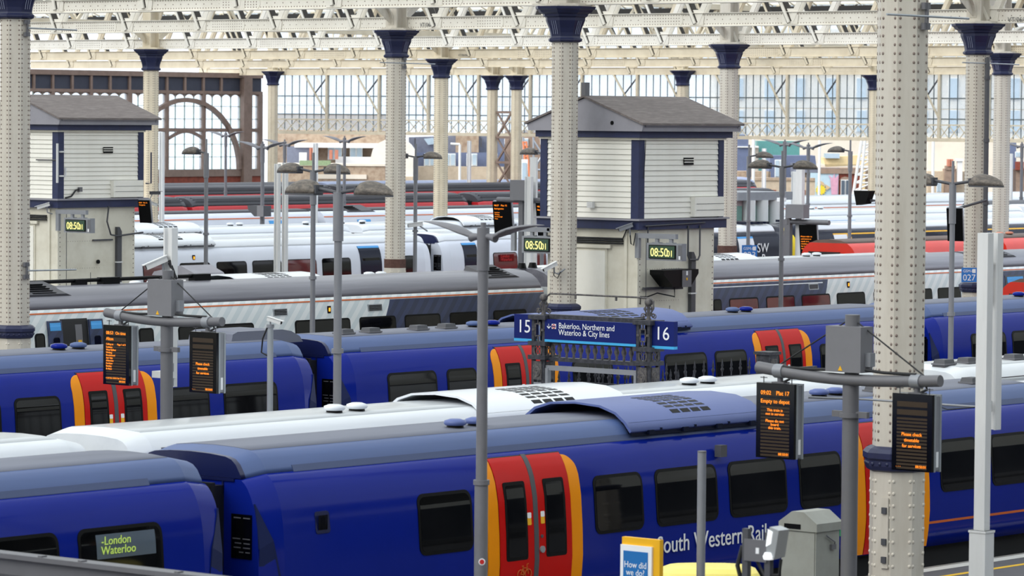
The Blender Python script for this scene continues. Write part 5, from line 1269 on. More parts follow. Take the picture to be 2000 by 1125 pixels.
w = cctv('grimy white security camera beside the white post above the left gantry', tuple(p), (-.75, .5, -.38), [(.0, -.02, -.25), (.0, -.02, -.45)], 1.1)
MB().tube([(.05, -.1, 0), (.1, -.16, -.2), (.08, -.14, -.5), (.0, .05, -.42), (-.0, .2, -.5)], .028, 6).tube([(.1, -.05, -.05), (.12, -.2, -.3), (.1, -.1, -.6)], .026, 6).build('wire', 'cable', w)
p = onY(1921, 760, 29.2); FP = t = thing('folding_post', 'white square folding post on a thicker base at the right edge', 'post', (p.x, 29.2, 0)); zt_ = onY(1931, 455, 29.2).z
zb_ = onY(1921, 1035, 29.2).z
MB().box(-.07, -.085, zb_, .07, .085, zt_).build('upper_post', 'white_post', t); MB().box(-.11, -.13, 0, .11, .13, zb_).build('base_sleeve', 'white_post', t)
MB().box(-.12, -.14, zb_ - .03, .12, .14, zb_).build('sleeve_cap', 'white_post', t)
t, H = channel('cable_post', 'white channel post standing at the right edge, taller upper part', 1943, 455, 838, 29.28, .22, hung=FP)
MB().tube([(-.1, -.02, H - .42), (-.12, .04, H - .36), (-.12, .05, H - .7), (-.1, .03, H - .95)], .03, 7).build('hanging_wire', 'cable', t)
MB().box(-.14, -.06, .25, -.09, .0, .4).build('hinge', 'white_post', t)
p = onY(1371, 884, 28.6); t = thing('plain_post', 'plain grey post with a cut top standing before the near carriage windows', 'post', (p.x, 28.6, 0))
MB().cyl((0, 0, 0), (0, 0, p.z), .053, n=14).build('pole', 'grey_metal', t); MB().cyl((0, 0, p.z), (0, 0, p.z + .02), .055, n=14).build('cap', 'mid_grey', t)
for (px, a, b, Y, w, lab) in ((543, 320, 530, 92.0, .19, 'tall white channel post left of the hooded twin lamps'), (558, 318, 505, 92.6, .17, 'shorter white post directly behind the tall white channel post'), (617, 280, 400, 120, .2, 'far white channel post behind the hooded twin lamps'), (317, 258, 412, 120, .2, 'far white post between the pale column and the arched window'),
        (917, 275, 372, 170, .25, 'far pale post between the slim pale column and the lattice'), (1552, 335, 435, 120, .3, 'far white post beside the gantry right of the hut'), (1493, 290, 380, 170, .3, 'far pale post right of the hut, behind a hooded lamp'), (1974, 300, 450, 130, .3, 'pale post near the right edge'), (1034, 345, 440, 92.4, .3, 'white post behind the far gantry left of the riveted column')):
    channel('cable_post', lab, px, a, b, Y, w)
for (px, a, Y, r, lab) in ((1472, 272, 205, .14, 'thin white flagpole right of the hut'), (1601, 272, 205, .12, 'thin white flagpole over the mural'), (1823, 275, 180, .12, 'thin white pole just right of the big near column')):
    p = onY(px, a, Y); t = thing('flagpole', lab, 'post', (p.x, Y, -1)); MB().cyl((0, 0, 0), (0, 0, p.z + 1), r, n=8).build('pole', 'white_trim', t); MB().lathe([(r, 0), (r * 1.2, .1), (.02, .2)], 8).build('cap', 'white_trim', t, (0, 0, p.z + 1))
p = onY(528, 640, 48.2); t = thing('camera_post', 'short galvanised post carrying a small white camera before the blue carriage', 'post', (p.x, 48.2, 0))
MB().cyl((0, 0, 0), (0, 0, p.z + .0), .055, n=12).build('pole', 'galv_metal', t); MB().cyl((0, 0, p.z), (0, 0, p.z + .06), .07, n=12).build('collar', 'grey_metal', t)
MB().tube([(-.05, .03, p.z), (-.07, .12, p.z - .2), (-.06, .16, p.z - .45), (-.03, .05, p.z - .5)], .016, 6).build('wire', 'cable', t)
cctv('small white camera on the short galvanised post', (p.x, 48.2, p.z + .15), (.3, -.9, -.25), [(0, 0, -.12)], .8)

# number plates on posts
def plate_sign(label, p, num, s=1.0):
    t = thing('number_plate', label, 'sign', tuple(p), 0, 'blue signal number plates')
    t.rotation_euler = (0, 0, math.radians(-40))
    MB().box(-.24 * s, 0, -.22 * s, .24 * s, .02, .22 * s).build('plate', 'plate_blue', t)
    text('number', num, .27 * s, 'sign_white', t, (0, -.004, -.17 * s), FACE_Y, .002, 'CENTER'); text('small_words', 'GSM-R', .12 * s, 'sign_white', t, (-.2 * s, -.004, .08 * s), FACE_Y, .002)
    MB().box(.1 * s, -.004, .06 * s, .2 * s, 0, .18 * s).build('symbol', 'sign_white', t)
c = CO['L'][0]; plate_sign('blue number plate 027 on the drainpipe column', onD(1893, 537, 124.3), '027', 1.05)
plate_sign('blue number plate 019 hung in front of the far white carriage', onY(511, 455, 124.85), '019', 1.4)
plate_sign('blue number plate 023 on the lamp post right of the hut', onY(1464, 493, 95.85), '023', 1.35)
for args in (('K', onY(1770, 24, 32.5).z, 1.0, 0, 'thin metal rods clamped to the top of the big near column'), ):
    rod('K', onY(1770, 30, 32.5).z, -1.1, 1.05, args[4], .017)
rod('A', onD(50, 54, 94).z, 0, 1.6, 'thin rod clamped near the top of the left edge column'); rod('A', onD(50, 530, 94).z, 0, 1.6, 'thin rod clamped low on the left edge column')
rod('L', onD(1930, 122, 123).z, -1.6, 1.7, 'thin rod clamped under the capital of the drainpipe column')
rod('D', onD(790, 124, 142).z, -1.4, 1.6, 'thin rod clamped under the capital of the rust-banded column')
p = onD(1690, 780, 57.0); t = thing('bird_rod', 'thin horizontal rod with loose wire crossing the big near column', 'bracket', tuple(p))
q = onD(1578, 776, 56.6) - p; q2 = onD(1945, 797, 55) - p
MB().tube([q, (0, 0, 0), q2], .018, 6).build('rod', 'grey_metal', t); MB().tube([q2 + (q - q2) * .1, q2 + (q - q2) * .25 + Vector((0, 0, -.06)), q2 + (q - q2) * .35 + Vector((0, 0, .02))], .008, 5).build('loose_wire', 'cable', t)

# ------------------------------------------------------------------ cast-iron gateway with the platform sign
GX = onY(1062, 600, 45.6).x
gy0, gy1 = 45.6, 43.15
zb = onX(1062, 581, GX).z
def pillar(label, y):
    t = thing('gate_pillar', label, 'pillar', (GX, y, 0), 0, 'cast-iron gate pillars'); h = .155
    zt = onX(1062, 618, GX).z; zb_, zc_ = onX(1062, 669, GX).z, onX(1062, 696, GX).z
    MB().box(-h, -h, 0, h, h, .5).build('plinth', 'black_steel', t)
    fr = MB()
    for sx_ in (-1, 1):
        for sy_ in (-1, 1): fr.box(sx_ * h - .03 * (sx_ + 1) , sy_ * h - .03 * (sy_ + 1), .5, sx_ * h - .03 * (sx_ - 1), sy_ * h - .03 * (sy_ - 1), zt)
    fr.build('corner_posts', 'black_steel', t)
    for z in (zt, zb_ + .0, zc_): MB().box(-h - .05, -h - .05, z - .05, h + .05, h + .05, z + .03).build('moulding', 'black_steel', t)
    for rr in ((-h - .012, 'x'), ):
        for (fx, fy) in ((-1, 0), (0, -1)):
            def P3(u, z, o=.0): return (fx * (h + .005 + o), u, z) if fx else (u, fy * (h + .005 + o), z)
            pn = MB()   # open rectangle of thin bars
            zl_, zh_ = zb_ + .13, zt - .13
            for a, b in (((-.06, zl_), (.06, zl_)), ((-.06, zh_), (.06, zh_)), ((-.06, zl_), (-.06, zh_)), ((.06, zl_), (.06, zh_)), ((0, zh_), (0, zt)), ((0, zl_), (0, zb_)), ((-.14, zh_ - .1), (-.06, zh_ - .1)), ((.06, zh_ - .1), (.14, zh_ - .1)), ((-.14, zl_ + .1), (-.06, zl_ + .1)), ((.06, zl_ + .1), (.14, zl_ + .1))):
                pn.bar(P3(*a), P3(*b), .022, .022, (1, 0, 0) if fy else (0, 1, 0))
            pn.build('open_panel', 'weathered_iron', t)
            sc = MB(); zm_ = (zb_ + zc_) / 2 - .01   # oval of scrolls
            sc.tube([P3(.085 * math.cos(a), zm_ + .14 * math.sin(a)) for a in [2 * math.pi * k / 16 for k in range(17)]], .016, 5)
            for s in (-1, 1):
                sc.tube([P3(s * (.04 + .028 * math.cos(a)), zm_ + .07 + .03 * math.sin(a)) for a in [2 * math.pi * k / 8 for k in range(9)]], .011, 5)
                sc.tube([P3(s * .035, zm_ + .05), P3(s * .012, zm_ - .02), P3(s * .045, zm_ - .1)], .012, 5)
            sc.build('scroll_panel', 'weathered_iron', t)
            zr_ = zc_ - .25; rl = MB(); rl.box(*(( -h - .02, -.10, zr_ - .17, -h, .10, zr_ + .17) if fx else (-.10, -h - .02, zr_ - .17, .10, -h, zr_ + .17)))
            q = rl.build('relief_panel', 'weathered_iron', t)
            rb = MB()
            for k in range(5): rb.tube([P3(.07 * math.cos(a) * (1 - k * .16), zr_ - .02 + .09 * math.sin(a) * (1 - k * .16), .02) for a in [.3 + 2 * math.pi * j / 10 for j in range(8)]], .014, 5)
            rb.build('relief_carving', 'weathered_iron', q)
            MB().box(*((-h - .01, -.09, .5, -h, .09, zr_ - .22) if fx else (-.09, -h - .01, .5, .09, -h, zr_ - .22))).build('lower_panel', 'grey_metal', t)
    zbq_ = zb
    # finial: ball on a stem with four scrolls
    MB().lathe([(.06, zt + .03), (.035, zt + .08), (.03, zt + .26), (.04, zbq_ - .06)], 10).build('finial_stem', 'weathered_iron', t)
    zbq = zb; MB().lathe([(.075 * math.sin(a) + .001, zbq - .075 * math.cos(a)) for a in [math.pi * i / 8 for i in range(9)]], 14).build('finial_ball', 'weathered_iron', t)
    for ang in (0, 90, 180, 270):
        c_, s_ = math.cos(math.radians(ang)), math.sin(math.radians(ang)); pts = []
        for i in range(15):
            a = i / 14 * 2.2 * math.pi; r = .06 * (1 - i / 18.0); pts.append((.13 + -r * math.cos(a), zt + .095 + r * math.sin(a) * 1.0))
        up = [(.035, zt + .29), (.07, zt + .27), (.10, zt + .23), (.085, zt + .19), (.065, zt + .16), (.07, zt + .10)]
        MB().tube([(c_ * r, s_ * r, z) for r, z in pts], .010, 5).tube([(c_ * r, s_ * r, z) for r, z in up], .009, 5).tube([(c_ * (.085 + .025 * math.cos(a)), s_ * (.085 + .025 * math.cos(a)), zt + .225 + .025 * math.sin(a)) for a in [2 * math.pi * k / 8 for k in range(9)]], .008, 5).build('scroll', 'weathered_iron', t)
    return t, zt, zb_, zc_
pl, zt, zmid, zlow = pillar('left cast-iron gate pillar with ball finial, beside the panel numbered 15', gy0)
pillar('right cast-iron gate pillar with ball finial, beside the panel numbered 16', gy1)
g = thing('gate_arch', 'cast-iron crossbar with a row of little balusters under the platform sign', 'gate', (GX, gy1, 0)); W_ = gy0 - gy1
MB().box(-.10, .1, zt - .03, .06, W_ - .1, zt + .05).build('top_rail', 'black_steel', g)
MB().box(-.08, .1, zmid + .00, .06, W_ - .1, zmid + .05).build('upper_rail', 'black_steel', g); MB().box(-.1, .1, zlow - .07, .08, W_ - .1, zlow + .0).build('lower_rail', 'black_steel', g)
MB().box(-.12, .1, zlow - .24, -.06, W_ - .1, zlow - .15).build('grey_track', 'grey_metal', g)
bl = None
for i in range(13):
    y = .22 + (W_ - .44) * i / 12
    if bl is None: bl = MB().lathe([(.02, zlow), (.028, zlow + .04), (.02, zlow + .06), (.045, zlow + .13), (.05, zlow + .16), (.03, zlow + .22), (.022, zlow + .26), (.035, zlow + .29), (.035, zmid)], 8).build('baluster', 'weathered_iron', g, (0, y, 0))
    else: same(bl, g, (0, y, 0))
MB().tube([(.0, -.11, zb - .12), (0, -.11, zb + .02), (0, -.03, zb + .075), (0, .2, zb + .08), (0, W_ - .4, zb + .08), (0, W_ - .15, zb + .075), (0, W_ - .07, zb + .02)], .018, 8).build('overhead_rod', 'weathered_iron', g)
for y in (.75, W_ - .75): MB().box(-.015, y - .015, zb - .0, .015, y + .015, zb + .08).build('rod_stub', 'weathered_iron', g)
for y in (.17, W_ - .17): MB().box(-.14, y - .05, 0, -.04, y + .05, zlow - .2).build('grey_stanchion', 'grey_metal', g)
zs1, zs0 = zt - .035, zmid + .03
s = thing('platform_sign', 'long blue platform sign pointing to the underground lines between the gate pillars', 'sign', (GX - .14, gy1, 0))
MB().box(-.02, .16, zs0 + .045, .06, W_ - .16, zs1).build('panel', 'sign_blue', s); MB().box(-.022, .16, zs0, .06, W_ - .16, zs0 + .045).build('cyan_band', 'sign_cyan', s)
ty = W_ - .16; hs = zs1 - zs0
text('sign_words', 'Bakerloo, Northern and', .152, 'sign_white', s, (-.024, ty - .33, zs0 + hs * .62), FACE_X, .001, squash=.88); text('sign_words', 'Waterloo & City lines', .152, 'sign_white', s, (-.024, ty - .33, zs0 + hs * .33), FACE_X, .001, squash=.88)
MB().bar((-.024, ty - .10, zs0 + hs * .60), (-.024, ty - .10, zs0 + hs * .80), .016, .004, (0, 1, 0)).bar((-.024, ty - .10, zs0 + hs * .60), (-.024, ty - .06, zs0 + hs * .69), .016, .004, (1, 0, 0)).bar((-.024, ty - .10, zs0 + hs * .60), (-.024, ty - .14, zs0 + hs * .69), .016, .004, (1, 0, 0)).build('arrow', 'sign_white', s)
sq = MB().box(-.026, ty - .27, zs0 + hs * .585, -.02, ty - .17, zs0 + hs * .80).build('symbol_tile', 'sign_white', s); zc0 = zs0 + hs * .69
MB().tube([(-.028, ty - .22 + .030 * math.cos(a), zc0 + .036 * math.sin(a)) for a in [2 * math.pi * k / 16 for k in range(17)]], .008, 5).build('symbol_ring', 'sign_red', s)
MB().box(-.034, ty - .262, zc0 - .01, -.028, ty - .178, zc0 + .01).build('symbol_bar', 'sign_blue', s)
for num, y, lab in (('15', W_ + .14, 'blue panel numbered 15 at the left end of the platform sign'), ('16', -.14 - .50, 'blue panel numbered 16 at the right end of the platform sign')):
    s = thing('platform_number_sign', lab, 'sign', (GX - .02, gy1 + y, 0))
    z0_, z1_ = zs0 - .02, zs1 + .06
    MB().box(-.06, 0, z0_ + .05, .05, .50, z1_).build('panel', 'sign_blue', s); MB().box(-.062, 0, z0_, .05, .50, z0_ + .05).build('cyan_band', 'sign_cyan', s)
    text('number', num, .34, 'sign_white', s, (-.063, .26, z0_ + (z1_ - z0_) * .33), FACE_X, .001, 'CENTER')
# spiked fences either side
def fence(label, p0, p1, h, n, gate=False):
    d = Vector(p1) - Vector(p0); L = d.length; t = thing('spiked_fence', label, 'fence', tuple(p0), math.atan2(d.y, d.x), 'black spiked fences')
    MB().box(0, -.02, h - .22, L, .02, h - .18).build('rail', 'black_steel', t); MB().box(0, -.02, h - .42, L, .02, h - .38).build('rail', 'black_steel', t); MB().box(0, -.02, .15, L, .02, .2).build('rail', 'black_steel', t)
    b0 = None
    for i in range(n):
        x = L * (i + .5) / n
        if b0 is None: b0 = MB().cyl((0, 0, .05), (0, 0, h - .1), .014, n=6).lathe([(.016, h - .10), (.035, h - .04), (.014, h), (.026, h + .03), (.003, h + .16)], 6).build('spiked_bar', 'black_steel', t, (x, 0, 0))
        else: same(b0, t, (x, 0, 0))
    rg = MB()
    for i in range(n - 1):
        x = L * (i + 1) / n; rg.tube([(x + .05 * math.cos(a), 0, h - .30 + .05 * math.sin(a)) for a in [2 * math.pi * k / 8 for k in range(9)]], .009, 4)
    rg.build('ring_frieze', 'black_steel', t)
    return t
zf = onY(1490, 695, 46.0).z; fx1 = onY(1490, 695, 46.0).x
fence('black spiked fence running from the right gate pillar to a square post', (GX + .2, 46.0, 0), (fx1, 46.0, 0), onY(1440, 715, 46.0).z, 24)
fence('black spiked gate leaf seen through the cast-iron gateway', (GX + 1.2, gy0 + .0, 0), (GX + 1.2, gy1 - .2, 0), zlow - .35, 15)
t = thing('fence_post', 'square black fence post with a cap before the far red doors', 'post', (fx1 + .15, 46.0, 0))
MB().box(-.16, -.16, 0, .16, .16, zf + .02).build('shaft', 'black_steel', t); MB().box(-.2, -.2, zf + .02, .2, .2, zf + .08).build('cap', 'black_steel', t); MB().box(-.1, -.17, zf - .36, .1, -.16, zf - .06).build('relief_panel', 'weathered_iron', t)
t = thing('low_barrier', 'dark low barrier right of the square black fence post', 'fence', (fx1 + .3, 46.0, 0)); hl = onY(1520, 720, 46.0).z
MB().box(0, -.04, hl - .14, 1.5, .04, hl).build('top_rail', 'black_steel', t)
for k in range(6): MB().box(.1 + k * .26, -.015, .1, .13 + k * .26, .015, hl - .14).build('upright', 'black_steel', t)

# ------------------------------------------------------------------ near platform objects along the bottom
p = onD(1215, 1048, 47.0); t = thing('poster_stand', 'yellow-framed blue poster stand asking How did we do', 'sign', (p.x, p.y, 0)); h = p.z; w = .58
MB().box(.0, -w, 0, .07, 0, h).build('yellow_frame', 'sign_yellow', t); MB().box(-.03, -w + .10, .3, .0, .0, h - .09).build('white_border', 'sign_white', t)
MB().box(-.036, -w + .155, .35, -.03, -.05, h - .16).build('poster', 'sign_blue_flat', t)
yc_ = (-w + .155 - .05) / 2
text('poster_words', 'How did\nwe do?', .11, 'sign_white', t, (-.038, yc_, h - .36), FACE_X, .001, 'CENTER', space=.85, squash=.9); text('poster_small_print', 'Thank you for visiting Waterloo', .022, 'sign_white', t, (-.038, yc_, h - .56), FACE_X, .001, 'CENTER')
MB().box(.07, -w + .1, 0, .25, -.1, .1).build('foot', 'dark_grey', t)
p = onD(1583, 1030, 53.0); t = thing('equipment_cabinet', 'grey steel equipment cabinet with a pitched lid before the near train', 'cabinet', (p.x, p.y, 0)); zc_ = onD(1583, 1025, 53).z
wy, wx = .29, .27     # half sizes after turning
MB().box(-wx, -wy, 0, wx, wy, zc_).build('body', 'cabinet_grey', t)
MB().prism([(-wy - .03, zc_ - .06), (wy + .03, zc_ - .06), (wy + .03, zc_ + .05), (wy * .35, zc_ + .20), (-wy * .35, zc_ + .20), (-wy - .03, zc_ + .05)], lambda u, v, a: (a, u, v), -wx - .03, wx + .03).build('lid', 'cabinet_grey', t)
MB().box(-wx - .04, -.05, zc_ - .035, -wx - .03, .22, zc_ + .03).build('number_strip', 'black', t)
MB().box(-wx - .012, -wy + .02, .1, -wx, wy - .02, zc_ - .08).build('door', 'cabinet_grey', t)
MB().box(-wx - .05, -wy + .05, zc_ - .75, -wx - .01, -.1, zc_ - .70).box(-wx - .06, -wy - .02, zc_ - .80, -wx - .0, -wy + .1, zc_ - .67).build('latch', 'mid_grey', t)
MB().box(-wx + .1, -wy - .02, zc_ - .78, -wx + .3, -wy, zc_ - .74).build('side_latch', 'mid_grey', t)
MB().tube([(-wx + .2, -wy - .03, zc_ - .12), (-wx + .4, -wy - .03, zc_ - .22), (-wx + .38, -wy - .03, zc_ - .3)], .012, 5).box(-wx + .32, -wy - .04, zc_ - .32, -wx + .42, -wy, zc_ - .25).build('door_stay', 'mid_grey', t)
p = onD(1385, 1103, 50.0); t = thing('grit_bin', 'pale yellow bin with rounded lid at the bottom edge beside the poster stand', 'bin', (p.x, p.y, 0), math.radians(-50)); zt_ = p.z
MB().loft([[(-.55, -.35, 0), (.55, -.35, 0), (.55, .35, 0), (-.55, .35, 0)], [(-.62, -.42, zt_ - .22), (.62, -.42, zt_ - .22), (.62, .42, zt_ - .22), (-.62, .42, zt_ - .22)]], False).build('body', 'bin_yellow', t)
MB().loft([[(u * .66 * s, v * .46 * s, zt_ - .22 + z) for u, v in ((-1, -.7), (-.8, -1), (.8, -1), (1, -.7), (1, .7), (.8, 1), (-.8, 1), (-1, .7))] for s, z in ((1, 0), (1, .08), (.93, .15), (.75, .2), (.4, .225))], True).build('lid', 'bin_yellow', t)
# floodlight on a twin-channel mast
p = onD(1485, 1050, 39.0); t = thing('flood_light_mast', 'blurred floodlight on a twin-channel bracket nearest the camera at the bottom', 'floodlight', (p.x, p.y, 0)); z = p.z
for y in (.17, -.11): MB().box(-.03, y - .035, 0, .03, y + .035, z + (.08 if y > 0 else .06)).build('channel', 'dark_grey', t)
MB().box(-.045, -.11, z - .24, -.02, .17, z - .02).build('cross_plate', 'mid_grey', t); MB().box(-.05, -.02, z - .16, -.045, .02, z - .1).build('label_plate', 'sign_white', t)
hd = MB().prism([(-.03, -.17), (.06, -.14), (.11, .14), (.0, .17), (-.05, .03)], lambda u, v, a: (a, -.19 - u, z - .04 + v), -.1, .08).build('lamp_housing', 'flood_shell', t)
MB().prism([(-.035, -.03), (.02, .0), (.04, .12), (-.01, .14)], lambda u, v, a: (a, -.185 - u, z - .04 + v), -.11, -.1).build('lamp_glass', 'flood_glow', hd)
MB().lathe([(.05, 0), (.06, .03), (.04, .07)], 10, (-.09, -.17, z - .2)).build('lamp_knob', 'flood_glow', hd)
MB().tube([(0, .22, z - .1), (-.03, .26, z - .3), (0, .2, z - .55), (0, .2, 0)], .025, 6).build('wire', 'cable', t); MB().tube([(0, -.26, z - .2), (0, -.24, z - .36), (0, -.05, z - .38), (0, .05, z - .22)], .018, 6).build('wire', 'cable', t)
# stickers and boxes on the big column's base
cK = CO['K'][0]
MB().box(-.42, -.13, .55, -.40, .0, 1.45).build('fixing_plate', 'cream_paint', cK)
for z in (1.25, .85, .62): MB().box(-.45, -.11, z, -.42, -.03, z + .08).build('fixing', 'dark_grey', cK)
# weathered steel rail across the lower left
pa, pb = onX(-60, 1062, 27.0), onX(470, 1131, 27.0)
t = thing('steel_rail', 'blurred weathered grey steel beam crossing the bottom left corner', 'beam', tuple(pb)); Lr = (pa - pb).length
MB().box(-.10, 0, -.05, .10, Lr, .0).build('top_flange', 'mid_grey', t); MB().box(-.03, 0, -.22, .03, Lr, -.05).build('web', 'mid_grey', t); MB().box(-.1, 0, -.27, .1, Lr, -.22).build('bottom_flange', 'dark_grey', t)
for y in (.3, Lr - .2): MB().box(-.05, y - .05, -pb.z, .05, y + .05, -.27).build('leg', 'dark_grey', t)
for y in (Lr * .2, Lr * .55, Lr * .7): MB().box(-.08, y, 0, .0, y + .05, .015).build('clip', 'mid_grey', t)
# shed with glazed side right of the hut, grey equipment housing behind the left gantry
p = onY(1442, 376, 104.6); t = thing('waiting_shelter', 'grey shelter with teal and pink panels right of the hut', 'shelter', (p.x, p.y, 0)); zt_ = p.z; zg = onY(1442, 392, 104.6).z
def sh(px): return (onY(px, 390, p.y).x - p.x)
MB().box(0, 0, zg, sh(1548), 3, zt_).build('roof_fascia', 'grey_metal', t); MB().box(0, .4, 0, sh(1545), 3, zg).build('wall', 'pink_panel', t)
for a, b in ((1448, 1460), (1477, 1488), (1502, 1512), (1525, 1536)): MB().box(sh(a), .3, 0, sh(b), .4, zg - .25).build('teal_panel', 'teal_panel', t)
for px in (1470, 1495, 1520): MB().cyl((sh(px), .2, 0), (sh(px), .2, zg), .3, n=10).build('round_post', 'white_post', t)
p = onD(342, 533, 125); t = thing('equipment_housing', 'light grey pitched-roof housing behind the left gantry', 'cabinet', (p.x, p.y, p.z - 2.6))
MB().box(0, -.9, 0, 1.2, .9, 2.55).build('body', 'box_grey', t); MB().prism([(-1.0, 2.5), (1.0, 2.5), (.9, 2.62), (-.3, 2.85), (-.9, 2.62)], lambda u, v, a: (a, u, v), -.06, 1.3).build('lid', 'fascia_grey', t); MB().box(-.01, -.5, 2.2, .0, -.3, 2.4).build('label_plate', 'sign_white', t)
# ------------------------------------------------------------------ houses and walls beyond the tracks (outside the shed)
def quadbox(t, name, m, D, px0, py0, px1, py1, depth=1.0, out=0.0, base=None):
    """a block squarely facing the tracks at distance D: its front is a rectangle of the town"""
    a = onD(px0, py1, D - out); b = onD(px1, py0, D - out); base = base or t.location
    r = (b - a); w = r.dot(_r0); z0, z1 = a.z, b.z
    if name.endswith(('wall', 'front')) or name in ('board', 'mesh', 'picket', 'stack'): z0 = min(z0, -1.0)
    o = a - Vector(base); f = _f0 * depth; u = _r0 * w
    v = [Vector((o.x, o.y, z0)) , Vector((o.x, o.y, z0)) + u, Vector((o.x, o.y, z0)) + u + f, Vector((o.x, o.y, z0)) + f]
    vs = v + [q + Vector((0, 0, z1 - z0)) for q in v]
    return MB().add(vs, [(0, 3, 2, 1), (4, 5, 6, 7), (0, 1, 5, 4), (1, 2, 6, 5), (2, 3, 7, 6), (3, 0, 4, 7)]).build(name, m, t)
def win(t, D, px0, py0, px1, py1, glass='window_far', frame='white_trim', bars=2):
    f = quadbox(t, 'window', frame, D, px0, py0, px1, py1, .3, .12)
    n = bars; w = (px1 - px0) / n; g = min(.14 * w, 1.6)
    for i in range(n): 
        o = quadbox(t, 'pane', glass, D, px0 + i * w + g, py0 + 1.5, px0 + (i + 1) * w - g, py1 - 1.5, .1, .2); o.parent = f
    return f
def bld(label, D, px, name='house', cat='building'):
    p = onD(px, 400, D); return thing(name, label, cat, (p.x, p.y, 0))
def outline(t, name, m, D, poly, depth=1.0, out=0.0):
    pts = [onD(px, py, D - out) - t.location for px, py in poly]
    n = len(pts); bk = [q + _f0 * depth for q in pts]
    return MB().add(pts + bk, [tuple(range(n)), tuple(range(2 * n - 1, n - 1, -1))] + [(i, (i + 1) % n, n + (i + 1) % n, n + i) for i in range(n)]).build(name, m, t)
Dn = 340
t = bld('brick house with a white eaves board and terracotta chimney pots behind the twin lamps', Dn, 640)
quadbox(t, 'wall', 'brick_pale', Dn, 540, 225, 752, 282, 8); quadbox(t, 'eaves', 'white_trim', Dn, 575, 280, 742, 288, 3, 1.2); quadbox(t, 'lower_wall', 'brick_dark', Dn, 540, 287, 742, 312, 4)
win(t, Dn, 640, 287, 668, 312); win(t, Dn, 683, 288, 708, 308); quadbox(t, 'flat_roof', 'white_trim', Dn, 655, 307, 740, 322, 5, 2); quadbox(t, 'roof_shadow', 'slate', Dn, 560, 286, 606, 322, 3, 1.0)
for px in (604, 609, 615): quadbox(t, 'chimney_pot', 'terracotta', Dn, px, 289, px + 4, 313, .8, 2.2)
for px in (643, 654): quadbox(t, 'chimney_pot', 'terracotta', Dn, px, 293, px + 6, 311, .8, 3.2)
quadbox(t, 'roof_light', 'white_trim', Dn, 584, 298, 599, 316, .6, 2.2)
t = bld('long low brown brick wall below the brick house, left of the cream gable', 320, 640, 'brick_yard_wall', 'wall'); quadbox(t, 'wall', 'brick_pale', 320, 540, 322, 752, 372, 2); quadbox(t, 'coping', 'stone_cream', 320, 540, 320, 752, 323, 2.2, .1); quadbox(t, 'pale_band', 'stone_cream', 320, 608, 341, 716, 349, 1, .1)
tag(quadbox(bld('x', 318, 560, 'w'), 'planting', 'green_leaf', 318, 585, 314, 645, 323, 1.0), None)
for o in [q for q in bpy.data.objects if q.name.startswith('planting')]:
    p_ = o.parent; o.parent = None; o.location = p_.location; bpy.data.objects.remove(p_); tag(o, 'strip of green plants on top of the brick yard wall', 'plants', None, 'stuff'); o.name = 'planting'
t = bld('pale cream rounded gable wall standing above the red coaches', 330, 750, 'gable_wall')
outline(t, 'wall', 'plaster_white', 330, [(716, 372), (718, 345), (722, 315), (728, 292), (738, 280), (752, 273), (790, 272), (803, 283), (812, 296), (812, 372)], 2); quadbox(t, 'lower_band', 'brick_buff', 330, 716, 345, 812, 374, 2, .15)
t = bld('dark slate-roofed terrace with white dormer windows behind the slim pale column', 350, 900)
quadbox(t, 'wall', 'brick_buff', 350, 800, 326, 984, 372, 4, 3); outline(t, 'roof', 'slate', 350, [(798, 268), (985, 262), (985, 330), (800, 330)], 3); quadbox(t, 'ridge_wall', 'brick_pale', 350, 890, 262, 935, 275, 3, 1)
outline(t, 'mansard', 'slate_blue', 350, [(805, 298), (985, 298), (985, 326), (808, 326)], 3, 1.5)
for a, b in ((828, 850), (868, 890), (911, 932), (955, 972)): win(t, 350 - 2.2, a, 300, b, 324)
outline(t, 'skylight', 'window_far', 350, [(828, 271), (846, 269), (852, 281), (836, 283)], .3, .6); outline(t, 'skylight', 'window_far', 350, [(892, 274), (908, 272), (914, 282), (900, 284)], .3, .6)
for px in (809, 938): quadbox(t, 'flue', 'dark_grey', 350, px, 270, px + 3, 287, .4, 1.0)
t = thing('yard_lamp', 'thin white yard lamp before the slate-roofed terrace', 'lamp', tuple(onD(898, 372, 315))); a = onD(898, 282, 315) - t.location; b = onD(880, 281, 315) - t.location
MB().cyl((0, 0, -3), a, .1, n=8).build('pole', 'white_trim', t); MB().cyl(a, b, .1, n=8).build('arm', 'white_trim', t)
t = bld('brown brick house with scaffolding beside the riveted column', 350, 1045); quadbox(t, 'wall', 'brick_dark', 350, 985, 255, 1110, 375, 6); win(t, 350, 1020, 270, 1032, 285); win(t, 350, 1055, 266, 1068, 282); quadbox(t, 'downpipe', 'black', 350, 1063, 262, 1067, 360, .4, .4)
t = thing('scaffold', 'pale metal scaffolding in front of the brown brick house', 'scaffold', tuple(onD(1045, 372, 335)))
sc = lambda a, b: (onD(a[0], a[1], 335) - t.location, onD(b[0], b[1], 335) - t.location)
for px in (1022, 1042, 1062): MB().cyl(*sc((px, 440), (px, 268)), .1, n=6).build('standard', 'galv_metal', t)
for py in (300, 332): MB().cyl(*sc((1018, py), (1066, py)), .1, n=6).build('ledger', 'galv_metal', t)
MB().cyl(*sc((1042, 275), (1058, 300)), .1, n=6).build('brace', 'galv_metal', t); MB().cyl(*sc((1042, 332), (1060, 302)), .1, n=6).build('brace', 'galv_metal', t)
t = thing('ladder', 'orange ladder leaning on the scaffolding', 'ladder', tuple(onD(1030, 330, 333))); sc2 = lambda a, b: (onD(a[0], a[1], 333) - t.location, onD(b[0], b[1], 333) - t.location)
